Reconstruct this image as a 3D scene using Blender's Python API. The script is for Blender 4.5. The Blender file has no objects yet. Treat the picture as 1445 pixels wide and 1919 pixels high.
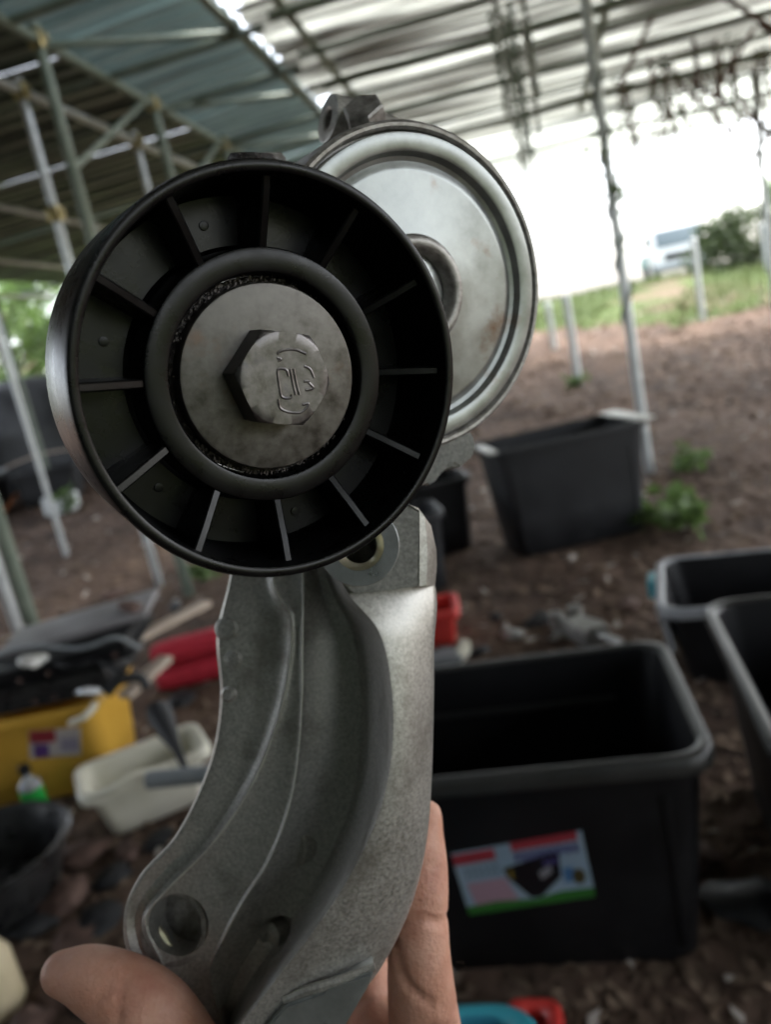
import bpy, bmesh, math, random
from mathutils import Vector, Matrix, noise
random.seed(7)
R = math.radians
sc = bpy.context.scene
COL = sc.collection

# ------------------------------------------------------------------ camera
FPX, CX, CY, CAMH = 1443.0, 722.5, 959.5, 1.3
PITCH, ROLL = R(12), R(12)
F = Vector((0, math.cos(PITCH), -math.sin(PITCH)))
R0 = Vector((1, 0, 0)); U0 = Vector((0, math.sin(PITCH), math.cos(PITCH)))
CXv = R0 * math.cos(ROLL) - U0 * math.sin(ROLL)
CYv = R0 * math.sin(ROLL) + U0 * math.cos(ROLL)
EYE = Vector((0, 0, CAMH))
CAM = Matrix.Translation(EYE) @ Matrix((CXv, CYv, -F)).transposed().to_4x4()
cd = bpy.data.cameras.new('camera'); cam = bpy.data.objects.new('camera', cd); COL.objects.link(cam)
cam.matrix_world = CAM
cd.sensor_fit = 'VERTICAL'; cd.sensor_height = 24; cd.lens = 24 * FPX / 1919
cd.clip_start = 0.01; cd.clip_end = 2000
cd.dof.use_dof = True; cd.dof.focus_distance = 0.152; cd.dof.aperture_fstop = 9.5
sc.camera = cam

# ------------------------------------------------------------------ sky, sun, exposure
w = bpy.data.worlds.new('World'); sc.world = w; w.use_nodes = True
nt = w.node_tree; nt.nodes.clear()
sky = nt.nodes.new('ShaderNodeTexSky'); sky.sky_type = 'NISHITA'; sky.sun_disc = False
SUN_EL, SUN_AZ = R(58), R(70)
sky.sun_elevation = SUN_EL; sky.sun_rotation = SUN_AZ
sky.air_density = 1.0; sky.dust_density = 4.0; sky.ozone_density = 1.0
hs = nt.nodes.new('ShaderNodeHueSaturation'); hs.inputs['Saturation'].default_value = 0.38
bg = nt.nodes.new('ShaderNodeBackground'); bg.inputs['Strength'].default_value = 0.15
wo = nt.nodes.new('ShaderNodeOutputWorld')
nt.links.new(sky.outputs[0], hs.inputs['Color']); nt.links.new(hs.outputs[0], bg.inputs['Color']); nt.links.new(bg.outputs[0], wo.inputs[0])
sl = bpy.data.lights.new('sun', 'SUN'); sl.energy = 0.9; sl.angle = R(12); sl.color = (1, .96, .9)
so = bpy.data.objects.new('sun', sl); COL.objects.link(so)
sd = Vector((math.sin(SUN_AZ) * math.cos(SUN_EL), math.cos(SUN_AZ) * math.cos(SUN_EL), math.sin(SUN_EL)))
so.rotation_euler = sd.to_track_quat('Z', 'Y').to_euler()
sc.view_settings.view_transform = 'Standard'; sc.view_settings.look = 'None'
sc.view_settings.exposure = 2.85; sc.view_settings.gamma = 1.0
sc.cycles.use_denoising = True
sc.cycles.max_bounces = 8; sc.cycles.diffuse_bounces = 4; sc.cycles.glossy_bounces = 4
sc.cycles.sample_clamp_indirect = 8.0

# ------------------------------------------------------------------ helpers
def ray(x, y): return F + CXv * ((x - CX) / FPX) + CYv * ((CY - y) / FPX)
def at(x, y, depth): return EYE + ray(x, y) * depth

def sstep(t):
    t = max(0., min(1., t)); return t * t * (3 - 2 * t)
def terrain(x, y):
    z = 1.45 * sstep((y - 6.0) / 13.0) if y > 6 else 0.
    z += 0.10 * max(0, min(1, (y - 2.5) / 3)) * noise.noise((x * .5, y * .5, 3.))
    z += 0.02 * noise.noise((x * 2.2, y * 2.2, 1.)) + .05 * max(0, min(1, (y - 4.5) / 2)) * noise.noise((x * 1.4, y * 1.4, 6.))
    return z
def gnd(x, y, far=60):
    d = ray(x, y); t = 0.5
    while t < far:
        p = EYE + d * t
        if p.z <= terrain(p.x, p.y): return Vector((p.x, p.y, terrain(p.x, p.y)))
        t += .01 + t * .003
    p = EYE + d * far; return Vector((p.x, p.y, terrain(p.x, p.y)))

def link(o, parent=None):
    COL.objects.link(o)
    if parent is not None: o.parent = parent
    return o
def tag(o, label=None, cat=None, group=None, kind=None):
    if label: o['label'] = label
    if cat: o['category'] = cat
    if group: o['group'] = group
    if kind: o['kind'] = kind
    return o
def thing(name, label, cat, loc=(0, 0, 0), rz=0., group=None, rot=None):
    o = bpy.data.objects.new(name, None); o.empty_display_size = .05; COL.objects.link(o)
    o.location = loc
    o.rotation_euler = rot if rot is not None else (0, 0, rz)
    return tag(o, label, cat, group)
def mobj(name, me, m=None, parent=None, smooth=35):
    if isinstance(me, bmesh.types.BMesh):
        bm = me; me = bpy.data.meshes.new(name)
        bmesh.ops.recalc_face_normals(bm, faces=bm.faces)
        bm.to_mesh(me); bm.free()
    if m is not None and not me.materials: me.materials.append(m)
    if smooth:
        me.polygons.foreach_set('use_smooth', [True] * len(me.polygons))
        me.set_sharp_from_angle(angle=R(smooth))
    return link(bpy.data.objects.new(name, me), parent)
def copy_tree(o, parent=None):
    c = o.copy(); COL.objects.link(c); c.parent = parent
    for ch in o.children: copy_tree(ch, c)
    return c

# --- bmesh shapes
def grid_faces(bm, rows, closed_row=False, closed_col=False):
    n, k = len(rows), len(rows[0])
    for i in range(n if closed_col else n - 1):
        a, b = rows[i], rows[(i + 1) % n]
        for j in range(k if closed_row else k - 1):
            q = [a[j], a[(j + 1) % k], b[(j + 1) % k], b[j]]
            if len(set(q)) == 4: bm.faces.new(q)
def loft(loops, cap=True, bm=None):
    bm = bm or bmesh.new()
    rows = [[bm.verts.new(p) for p in l] for l in loops]
    grid_faces(bm, rows, closed_row=True)
    if cap:
        bm.faces.new(rows[0][::-1]); bm.faces.new(rows[-1])
    return bm
def lathe(profile, seg=64, bm=None, M=None, close=False):
    bm = bm or bmesh.new(); rows = []
    for r, z in profile:
        row = []
        for i in range(seg):
            a = 2 * math.pi * i / seg
            p = Vector((r * math.cos(a), r * math.sin(a), z))
            row.append(bm.verts.new(M @ p if M else p))
        rows.append(row)
    grid_faces(bm, rows, closed_row=True, closed_col=close)
    if not close:
        if profile[0][0] > 1e-6: bm.faces.new(rows[0][::-1])
        if profile[-1][0] > 1e-6: bm.faces.new(rows[-1])
    bmesh.ops.remove_doubles(bm, verts=bm.verts, dist=1e-6)
    return bm
def box(sx, sy, sz, c=(0, 0, 0), bev=0., bm=None, M=None, seg=2):
    b2 = bmesh.new()
    bmesh.ops.create_cube(b2, size=1)
    for v in b2.verts: v.co = Vector((v.co.x * sx, v.co.y * sy, v.co.z * sz))
    if bev: bmesh.ops.bevel(b2, geom=b2.edges[:], offset=bev, segments=seg, affect='EDGES', profile=.6)
    for v in b2.verts:
        v.co = v.co + Vector(c)
        if M: v.co = M @ v.co
    if bm is None: return b2
    me = bpy.data.meshes.new('tmp'); b2.to_mesh(me); b2.free(); bm.from_mesh(me); bpy.data.meshes.remove(me)
    return bm
def prism(poly, z0, z1, bm=None, bev=0., M=None):
    b2 = bmesh.new()
    a = [b2.verts.new((x, y, z0)) for x, y in poly]; b = [b2.verts.new((x, y, z1)) for x, y in poly]
    grid_faces(b2, [a, b], closed_row=True); b2.faces.new(a[::-1]); b2.faces.new(b)
    bmesh.ops.recalc_face_normals(b2, faces=b2.faces)
    if bev: bmesh.ops.bevel(b2, geom=b2.edges[:], offset=bev, segments=2, affect='EDGES')
    if M:
        for v in b2.verts: v.co = M @ v.co
    if bm is None: return b2
    me = bpy.data.meshes.new('tmp'); b2.to_mesh(me); b2.free(); bm.from_mesh(me); bpy.data.meshes.remove(me)
    return bm
def tube(pts, rad, seg=10, bm=None, cap=True):
    bm = bm or bmesh.new()
    pts = [Vector(p) for p in pts]; rs = rad if isinstance(rad, (list, tuple)) else [rad] * len(pts)
    up = Vector((0, 0, 1)); rows = []; prev = None
    for i, p in enumerate(pts):
        t = (pts[min(i + 1, len(pts) - 1)] - pts[max(i - 1, 0)]).normalized()
        if prev is None:
            a = t.cross(up) if abs(t.dot(up)) < .95 else t.cross(Vector((1, 0, 0)))
        else: a = prev - t * prev.dot(t)
        a.normalize(); prev = a; b = t.cross(a)
        rows.append([bm.verts.new(p + (a * math.cos(2 * math.pi * k / seg) + b * math.sin(2 * math.pi * k / seg)) * rs[i]) for k in range(seg)])
    grid_faces(bm, rows, closed_row=True)
    if cap: bm.faces.new(rows[0][::-1]); bm.faces.new(rows[-1])
    return bm
def cr(pts, n):
    """Catmull-Rom through pts (tuples of floats), n steps each"""
    P = [Vector(p) for p in pts]; P = [P[0] * 2 - P[1]] + P + [P[-1] * 2 - P[-2]]; out = []
    for i in range(1, len(P) - 2):
        a, b, c, d = P[i - 1], P[i], P[i + 1], P[i + 2]
        for k in range(n):
            t = k / n
            out.append(.5 * ((2 * b) + (c - a) * t + (2 * a - 5 * b + 4 * c - d) * t * t + (3 * b - a - 3 * c + d) * t ** 3))
    out.append(P[-2]); return out
def rrect(w, d, r, z, seg=5):
    out = []
    for cx, cy, a0 in ((1, -1, -90), (1, 1, 0), (-1, 1, 90), (-1, -1, 180)):
        for k in range(seg + 1):
            a = R(a0 + 90 * k / seg)
            out.append(Vector((cx * (w / 2 - r) + r * math.cos(a), cy * (d / 2 - r) + r * math.sin(a), z)))
    return out
def boolean(me, cutters, op='DIFFERENCE'):
    """apply exact booleans to mesh data and return a new mesh"""
    o = bpy.data.objects.new('tmp', me); COL.objects.link(o); cs = []
    for bm in cutters:
        m2 = bpy.data.meshes.new('cut'); bmesh.ops.recalc_face_normals(bm, faces=bm.faces); bm.to_mesh(m2); bm.free()
        c = bpy.data.objects.new('cut', m2); COL.objects.link(c); cs.append(c)
        mod = o.modifiers.new('b', 'BOOLEAN'); mod.object = c; mod.operation = op; mod.solver = 'EXACT'
    dg = bpy.context.evaluated_depsgraph_get()
    out = bpy.data.meshes.new_from_object(o.evaluated_get(dg))
    for c in cs: bpy.data.objects.remove(c)
    bpy.data.objects.remove(o)
    return out

# ------------------------------------------------------------------ materials
MATS = {}
def mat(name, c1, c2=None, scale=5., rough=.5, metal=0., bump=0., bscale=None, detail=6., rvar=0., c3=None, c3s=3., c3lo=.55, c3hi=.7,
        sss=0., trans=0., spec=None, stretch=None, coat=0.):
    if name in MATS: return MATS[name]
    m = bpy.data.materials.new(name); m.use_nodes = True; n = m.node_tree; b = n.nodes['Principled BSDF']
    L = n.links
    tc = n.nodes.new('ShaderNodeTexCoord'); src = tc.outputs['Object']
    if stretch:
        mp = n.nodes.new('ShaderNodeMapping'); mp.inputs['Scale'].default_value = stretch; L.new(src, mp.inputs[0]); src = mp.outputs[0]
    b.inputs['Roughness'].default_value = rough; b.inputs['Metallic'].default_value = metal
    b.inputs['Base Color'].default_value = (*c1, 1)
    if spec is not None: b.inputs['Specular IOR Level'].default_value = spec
    if coat: b.inputs['Coat Weight'].default_value = coat
    if sss:
        b.inputs['Subsurface Weight'].default_value = sss; b.inputs['Subsurface Radius'].default_value = (.004, .0015, .0008); b.inputs['Subsurface Scale'].default_value = 1.
    if c2 or rvar:
        nz = n.nodes.new('ShaderNodeTexNoise'); nz.inputs['Scale'].default_value = scale; nz.inputs['Detail'].default_value = detail; nz.inputs['Roughness'].default_value = .62
        L.new(src, nz.inputs['Vector'])
        rp = n.nodes.new('ShaderNodeValToRGB'); rp.color_ramp.elements[0].position = .33; rp.color_ramp.elements[1].position = .67
        L.new(nz.outputs['Fac'], rp.inputs[0])
        rp.color_ramp.elements[0].color = (*c1, 1); rp.color_ramp.elements[1].color = (*(c2 or c1), 1)
        out = rp.outputs[0]
        if c3:
            n3 = n.nodes.new('ShaderNodeTexNoise'); n3.inputs['Scale'].default_value = c3s; n3.inputs['Detail'].default_value = 7; n3.inputs['Roughness'].default_value = .65
            L.new(src, n3.inputs['Vector'])
            mr = n.nodes.new('ShaderNodeMapRange'); mr.inputs[1].default_value = c3lo; mr.inputs[2].default_value = c3hi; L.new(n3.outputs['Fac'], mr.inputs[0])
            mx = n.nodes.new('ShaderNodeMix'); mx.data_type = 'RGBA'; L.new(mr.outputs[0], mx.inputs[0]); L.new(out, mx.inputs[6]); mx.inputs[7].default_value = (*c3, 1)
            out = mx.outputs[2]
        L.new(out, b.inputs['Base Color'])
        if rvar:
            m2 = n.nodes.new('ShaderNodeMapRange'); m2.inputs[3].default_value = rough - rvar; m2.inputs[4].default_value = rough + rvar
            m2.inputs[1].default_value = .3; m2.inputs[2].default_value = .7
            L.new(nz.outputs['Fac'], m2.inputs[0]); L.new(m2.outputs[0], b.inputs['Roughness'])
    if bump:
        nb = n.nodes.new('ShaderNodeTexNoise'); nb.inputs['Scale'].default_value = bscale or scale * 3; nb.inputs['Detail'].default_value = 5
        L.new(src, nb.inputs['Vector'])
        bp = n.nodes.new('ShaderNodeBump'); bp.inputs['Strength'].default_value = bump; bp.inputs['Distance'].default_value = 1. / (bscale or scale * 3)
        L.new(nb.outputs['Fac'], bp.inputs['Height']); L.new(bp.outputs[0], b.inputs['Normal'])
    if trans:
        t = n.nodes.new('ShaderNodeBsdfTranslucent'); t.inputs[0].default_value = (*(c2 or c1), 1)
        ms = n.nodes.new('ShaderNodeMixShader'); ms.inputs[0].default_value = trans
        o = n.nodes['Material Output']; L.new(b.outputs[0], ms.inputs[1]); L.new(t.outputs[0], ms.inputs[2]); L.new(ms.outputs[0], o.inputs[0])
    MATS[name] = m; return m

M_earth = mat('earth', (.062, .039, .028), (.135, .09, .066), 2.2, .95, bump=.6, bscale=9, detail=10, c3=(.045, .031, .024), c3s=1.6, c3lo=.5, c3hi=.68, spec=.2)
M_grassg = mat('bank_turf', (.035, .055, .016), (.075, .10, .035), 1.5, .95, bump=.5, bscale=12, c3=(.13, .10, .07), c3s=.35, c3lo=.52, c3hi=.62, spec=.1)
M_litter = mat('litter', (.05, .032, .022), (.24, .175, .125), 9, .9, spec=.2)
M_galv = mat('galvanised', (.42, .45, .46), (.56, .59, .60), 14, .42, .75, bump=.05, rvar=.1)
M_tubeg = mat('green_painted_tube', (.10, .13, .10), (.17, .20, .16), 9, .5, .25)
M_brass = mat('coupler_brass', (.30, .24, .10), (.42, .36, .2), 20, .4, .8)
M_sheetd = mat('dark_sheet', (.045, .065, .05), (.08, .105, .085), 1.3, .38, .55, rvar=.08)
M_sheetr = mat('zinc_sheet', (.17, .175, .145), (.27, .275, .24), 1.1, .28, .8, rvar=.08, c3=(.11, .095, .07), c3s=.8, c3lo=.55, c3hi=.75)
M_sheett = mat('translucent_sheet', (.20, .27, .27), (.36, .44, .44), 1.5, .4, 0., trans=.2, stretch=(.3, 5, 1), c3=(.10, .13, .12), c3s=2., c3lo=.5, c3hi=.62)
M_leaf = mat('leaf', (.06, .115, .025), (.13, .21, .06), 2.5, .55, trans=.35)
M_leafd = mat('dark_leaf', (.035, .055, .02), (.07, .10, .035), 2.5, .6, trans=.25)
M_bark = mat('bark', (.09, .065, .045), (.16, .12, .09), 8, .9, bump=.5)
# plastics
M_blackp = mat('black_plastic', (.003, .003, .0036), (.006, .006, .007), 6, .5, rvar=.08, spec=.3)
M_greyp = mat('charcoal_plastic', (.010, .0105, .012), (.018, .019, .021), 4, .55, rvar=.08, spec=.35)
M_cyan = mat('cyan_plastic', (.03, .30, .38), (.05, .36, .44), 6, .4)
M_blue = mat('blue_plastic', (.04, .22, .32), (.06, .28, .38), 6, .4)
M_red = mat('red_plastic', (.50, .03, .025), (.58, .05, .04), 6, .4)
M_redcloth = mat('red_cloth', (.32, .008, .022), (.42, .015, .035), 30, .85, bump=.4, bscale=60)
M_yellow = mat('yellow_plastic', (.50, .28, .035), (.58, .34, .05), 5, .4)
M_white = mat('cream_plastic', (.62, .60, .48), (.74, .72, .62), 5, .45)
M_wood = mat('pale_board', (.34, .27, .21), (.46, .38, .31), 8, .7, stretch=(1, 6, 6))
M_pipe = mat('grey_pipe', (.16, .18, .19), (.24, .26, .27), 10, .45)
M_rust = mat('rusty_scrap', (.06, .035, .028), (.16, .10, .08), 14, .7, .4, bump=.4)
M_steel = mat('dull_steel', (.26, .26, .25), (.45, .45, .43), 18, .42, .7)
# tensioner
M_pul = mat('pulley_plastic', (.0014, .0015, .0018), (.0032, .0034, .0038), 160, .30, bump=.03, bscale=1600, rvar=.08, c3=(.010, .0095, .009), c3s=120, c3lo=.62, c3hi=.8, spec=.3)
M_seal = mat('greasy_seal', (.006, .005, .005), (.035, .026, .022), 420, .55, bump=.8, bscale=700, rvar=.2)
M_wash = mat('zinc_washer', (.065, .06, .054), (.175, .167, .155), 260, .44, .8, bump=.025, bscale=1600, rvar=.1, c3=(.13, .085, .06), c3s=75, c3lo=.56, c3hi=.72)
M_bolt = mat('bolt_head', (.11, .103, .103), (.225, .212, .21), 330, .38, .85, bump=.035, bscale=1500, rvar=.1, c3=(.12, .115, .13), c3s=140, c3lo=.58, c3hi=.7)
M_plate = mat('zinc_plate', (.20, .212, .208), (.37, .39, .385), 75, .36, .8, bump=.015, bscale=1200, rvar=.08, c3=(.17, .11, .08), c3s=55, c3lo=.57, c3hi=.74)
M_case = mat('cast_case', (.20, .19, .18), (.44, .43, .41), 420, .5, .75, bump=.14, bscale=1300, rvar=.12)
M_cast = mat('cast_alloy', (.33, .325, .305), (.57, .56, .535), 1100, .46, .75, bump=.07, bscale=1500, rvar=.1, c3=(.19, .175, .15), c3s=38, c3lo=.5, c3hi=.72)
M_mach = mat('machined_alloy', (.46, .48, .49), (.62, .64, .65), 150, .34, .85, bump=.012, bscale=1500, rvar=.07, c3=(.28, .29, .30), c3s=160, c3lo=.6, c3hi=.72)
M_brassin = mat('thread_insert', (.66, .63, .50), (.80, .77, .62), 200, .3, .9)
M_skin = mat('skin', (.50, .245, .17), (.63, .36, .275), 70, .52, sss=.12, bump=.30, bscale=900, c3=(.42, .17, .125), c3s=45, c3lo=.5, c3hi=.75)
M_nail = mat('nail', (.62, .40, .33), (.70, .50, .42), 40, .3, coat=.2)

# ================================================================== the setting
def build_ground():
    bm = bmesh.new(); xs = []; ys = []
    def axis(a, b, near, k):
        out = [0.]; st = near
        while out[-1] < b: out.append(out[-1] + st); st *= k
        neg = []; st = near; v = 0.
        while v > a: v -= st; neg.append(v); st *= k
        return neg[::-1] + out
    xs = axis(-220, 220, .16, 1.045); ys = [y + 3 for y in axis(-120, 420, .16, 1.045)]
    rows = [[bm.verts.new((x, y, terrain(x, y))) for x in xs] for y in ys]
    grid_faces(bm, rows)
    me = bpy.data.meshes.new('ground'); bm.normal_update(); bm.to_mesh(me); bm.free()
    me.materials.append(M_earth); me.materials.append(M_grassg)
    for p in me.polygons:
        c = p.center
        edge = 14.2 + 2.2 * noise.noise((c.x * .25, c.y * .25, 5)) - .12 * c.x
        if c.y > edge or c.y < -3: p.material_index = 1
    o = mobj('ground', me, None, smooth=0)
    me.polygons.foreach_set('use_smooth', [True] * len(me.polygons))
    tag(o, kind='structure'); return o
ground = build_ground()

# shed frame: long axis leans 13 degrees to the right of the view
AZ = R(13)
AX = Vector((math.sin(AZ), math.cos(AZ), 0)); LX = Vector((math.cos(AZ), -math.sin(AZ), 0))
def sh(lat, along, z): return LX * lat + AX * along + Vector((0, 0, z))
SHM = Matrix((LX, AX, Vector((0, 0, 1)))).transposed().to_4x4()
shed = thing('open_shed', 'long open shed with corrugated roof on thin metal tube posts over bare earth', 'shed', rz=-AZ)
def sheet_mesh(name, length, m, pitch=.2, ribs=5, amp=.034, thick=.002):
    prof = []
    for k in range(ribs):
        y = k * pitch
        prof += [(y, 0), (y + pitch * .46, 0), (y + pitch * .58, amp), (y + pitch * .88, amp)]
    prof.append((ribs * pitch + .03, 0))
    bm = bmesh.new(); rows = []
    nl = max(2, int(length / .5))
    for i in range(nl + 1):
        x = length * i / nl
        sag = .008 * math.sin(i * 1.7)
        rows.append([bm.verts.new((x, y, z + sag)) for y, z in prof] + [bm.verts.new((x, y, z + sag + thick)) for y, z in reversed(prof)])
    grid_faces(bm, rows, closed_row=True); bm.faces.new(rows[0][::-1]); bm.faces.new(rows[-1])
    bmesh.ops.recalc_face_normals(bm, faces=bm.faces)
    me = bpy.data.meshes.new(name); bm.to_mesh(me); bm.free(); me.materials.append(m); return me
RZ = 3.52
me_t = sheet_mesh('roof_sheet_t', 1.15, M_sheett); me_d = sheet_mesh('roof_sheet_d', 5.2, M_sheetd); me_r = sheet_mesh('roof_sheet_r', 7.6, M_sheetr)
M_streak = mat('glow_streak_sheet', (.55, .53, .47), (.62, .60, .54), 3, .35)
def glow_streak_nodes(m, p0=.40, lo=.012, hi=.52):  # bright streaks of the roof put into colour and translucency by stretched noise
    n = m.node_tree; L = n.links; b = n.nodes['Principled BSDF']; o = n.nodes['Material Output']
    tc = n.nodes.new('ShaderNodeTexCoord'); mp = n.nodes.new('ShaderNodeMapping'); mp.inputs['Scale'].default_value = (.22, 5.5, 1); L.new(tc.outputs['Object'], mp.inputs[0])
    oi = n.nodes.new('ShaderNodeObjectInfo'); ad = n.nodes.new('ShaderNodeVectorMath'); ad.operation = 'ADD'; L.new(mp.outputs[0], ad.inputs[0]); 
    mu = n.nodes.new('ShaderNodeMath'); mu.operation = 'MULTIPLY'; mu.inputs[1].default_value = 40; L.new(oi.outputs['Random'], mu.inputs[0]); L.new(mu.outputs[0], ad.inputs[1])
    nz = n.nodes.new('ShaderNodeTexNoise'); nz.inputs['Scale'].default_value = 2.2; nz.inputs['Detail'].default_value = 5; L.new(ad.outputs[0], nz.inputs['Vector'])
    mr = n.nodes.new('ShaderNodeMapRange'); mr.inputs[1].default_value = p0; mr.inputs[2].default_value = .62; mr.inputs[3].default_value = lo; mr.inputs[4].default_value = hi; L.new(nz.outputs['Fac'], mr.inputs[0])
    t = n.nodes.new('ShaderNodeBsdfTranslucent'); t.inputs[0].default_value = (.84, .86, .82, 1)
    ms = n.nodes.new('ShaderNodeMixShader'); L.new(mr.outputs[0], ms.inputs[0]); L.new(b.outputs[0], ms.inputs[1]); L.new(t.outputs[0], ms.inputs[2]); L.new(ms.outputs[0], o.inputs[0])
    rp = n.nodes.new('ShaderNodeValToRGB'); rp.color_ramp.elements[0].position = .36; rp.color_ramp.elements[0].color = (.045, .046, .04, 1); rp.color_ramp.elements[1].position = .6; rp.color_ramp.elements[1].color = (.5, .48, .43, 1)
    L.new(nz.outputs['Fac'], rp.inputs[0]); L.new(rp.outputs[0], b.inputs['Base Color'])
glow_streak_nodes(M_streak)
M_glare = mat('glare_sheet', (.6, .6, .56), (.66, .66, .62), 3, .35); glow_streak_nodes(M_glare, .33, .30, .95); me_g = sheet_mesh('roof_sheet_g', 7.6, M_glare)  # glare at the far end put into extra translucency
me_f = sheet_mesh('roof_sheet_f', 7.6, M_streak); me_w = sheet_mesh('light_block_sheet', 3.45, M_sheetd)
def roof_sheet(me, lat, al, z, tx=0., ty=0.):
    o = link(bpy.data.objects.new('roof_sheet', me), shed); o.location = (lat, al, z); o.rotation_euler = (tx, ty, random.uniform(-.004, .004)); return o
for i in range(20):
    al = -7.0 + i * 1.0
    roof_sheet(me_t, -2.72, al, RZ + .012 * (i % 2) + random.uniform(0, .01), ty=R(-2))
    roof_sheet(me_d, -7.82, al, RZ - .075 + .012 * (i % 2), ty=R(-.4))
    if i < 20: roof_sheet(me_g if al >= 9.9 else me_f if al >= 4.9 or i % 5 == 1 else me_r, -1.40 + random.uniform(-.10, .08), al, RZ - .10 + .012 * (i % 2) + random.uniform(0, .012), ty=R(.8))
# unseen sheets added behind the camera to block light from the rear
for i in range(10):
    o = link(bpy.data.objects.new('light_block_sheet', me_w), shed); o.location = (-8.0 + i * 1.0, -2.6, .0); o.rotation_euler = (R(0), R(-90), R(-90))
def pole(name, a, b, r, m, parent, seg=10):
    a, b = Vector(a), Vector(b)
    bm = tube([(0, 0, 0), (0, 0, (b - a).length)], r, seg)
    o = mobj(name, bm, m, parent); o.location = a; o.rotation_euler = (b - a).to_track_quat('Z', 'Y').to_euler(); return o
def coupler(p, m=M_brass, r=.05):
    bm = box(.085, .085, .1, bev=.02); lathe([(.0, .03), (.018, .03), (.018, .06), (0, .06)], 8, bm, Matrix.Rotation(R(90), 4, 'Y'))
    o = mobj('coupler', bm, m, shed); o.location = p; return o
def local_ground(lat, al):
    p = sh(lat, al, 0); return terrain(p.x, p.y)
def post(lat, al, r, m, top=RZ - .14):
    return pole('post', (lat, al, local_ground(lat, al) - .1), (lat, al, top), r, m, shed)
for al in (2.9, 4.35, 5.72, 7.1, 8.5, 10.0, 11.5):
    post(-2.38, al, .033, M_tubeg); coupler((-2.38, al, RZ - .22))
for al in (3.3, 4.75, 6.2, 7.65, 9.1, 10.6):
    post(-2.8, al, .028, M_galv, RZ - .2); coupler((-2.8, al, RZ - .27)); coupler((-2.8, al, RZ - 1.0))
for lat in (-4.5, -6.0, -7.6):
    for al in (3.5, 6.2, 8.4, 10.6):
        post(lat, al, .026, M_galv if lat != -6.0 else M_tubeg, RZ - .25)
rails = [(-2.38, RZ - .22, .03, M_tubeg), (-2.8, RZ - .27, .028, M_galv), (-1.48, RZ - .16, .03, M_tubeg), (-1.13, RZ - .17, .028, M_tubeg),
         (-4.5, RZ - .3, .026, M_galv), (-6.0, RZ - .32, .026, M_galv), (-7.6, RZ - .34, .03, M_galv), (.9, RZ - .18, .03, M_tubeg), (3.3, RZ - .22, .03, M_tubeg), (6.0, RZ - .27, .03, M_tubeg),
         (-2.8, RZ - 1.0, .024, M_galv)]
for lat, z, r, m in rails:
    pole('rail', (lat, -1.8 if z > 3 else 6.2, z), (lat, 12.6 if lat < -1.4 else 9.6, z), r, m, shed)
for al in (4.1, 5.1, 5.9, 7.1, 7.8, 8.5, 9.3, 10.0, 11.6):      # cross beams
    pole('cross_beam', (-7.8, al, RZ - .26), (-1.3, al, RZ - .2), .024, M_tubeg, shed)
for k, al in enumerate((3.1, 3.7, 4.3, 4.9, 5.5, 6.1, 6.7, 7.3, 8.0, 8.7, 9.5, 10.4)):
    pole('cross_beam', (-1.2, al, RZ - .24 - .03 * (k % 3)), (6.2, al, RZ - .34 - .04 * (k % 2)), .02 + .008 * (k % 2), M_tubeg, shed)
for al in (4.35, 5.72, 7.1, 8.5):
    pole('brace', (-2.38, al, RZ - .25), (-1.5, al + .7, RZ - .2), .022, M_tubeg, shed)
    pole('brace', (-2.38, al, RZ - .9), (-2.38, al + 1.2, RZ - .25), .02, M_tubeg, shed)
# posts of the right-hand bay; the tall one stands behind the charcoal bin
pn = gnd(1218, 885); lat_n = pn.x * LX.x + pn.y * LX.y; al_n = pn.x * AX.x + pn.y * AX.y
post(lat_n, al_n, .035, M_galv)
for lat, al in ((2.6, 9.3), (4.6, 8.9), (6.0, 8.6), (4.9, 6.4)): post(lat, al, .03, M_galv, RZ - .3)
def shl(px, py, d):
    p = at(px, py, d); return (p.x * LX.x + p.y * LX.y, p.x * AX.x + p.y * AX.y, p.z)
for a, b, d in (((1248, -20), (1160, 165), 6.2), ((1415, 50), (1335, 185), 6.6), ((1350, -10), (1460, 60), 6.0), ((1385, 180), (1450, 260), 7.4), ((1270, 150), (1375, 250), 7.6), ((1290, -10), (1312, 170), 7.0), ((1205, 0), (1228, 190), 7.3), ((1330, 0), (1352, 200), 7.2)):
    pole('brace', shl(*a, d), shl(*b, d), .02, M_rust, shed, 8)
for a, b in (((1.9, 8.9, 3.2), (3.1, 8.9, 2.1)), ((3.3, 8.6, 3.15), (2.3, 8.6, 2.3)), ((4.4, 8.3, 3.1), (3.2, 8.2, 2.2)), ((4.2, 7.4, 3.2), (5.3, 7.4, 2.3)), ((2.2, 7.6, 3.2), (3.1, 7.6, 2.45)), ((5.0, 6.6, 3.2), (3.9, 6.8, 2.5))):
    pole('brace', a, b, .018, M_rust, shed)

# ---- foliage
def leaf_bm(bm, c, size, nrm=None):
    a = Vector((random.gauss(0, 1), random.gauss(0, 1), random.gauss(0, .6))).normalized()
    b = a.cross(Vector((random.gauss(0, 1), random.gauss(0, 1), random.gauss(0, 1)))).normalized()
    L, W = size * random.uniform(.7, 1.3), size * random.uniform(.3, .5)
    n = a.cross(b) * W * .35
    v = [bm.verts.new(p) for p in (c, c + a * L * .45 + b * W + n, c + a * L, c + a * L * .45 - b * W + n)]
    bm.faces.new(v)
def foliage(n, blobs, size, m, name, parent):
    bm = bmesh.new()
    for i in range(n):
        c, r = random.choice(blobs)
        d = Vector((random.gauss(0, 1), random.gauss(0, 1), random.gauss(0, 1))).normalized() * r * random.random() ** .45
        leaf_bm(bm, Vector(c) + Vector((d.x, d.y, d.z * .8)), size)
    me = bpy.data.meshes.new(name); bm.to_mesh(me); bm.free()
    return mobj(name, me, m, parent, smooth=0)
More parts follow.
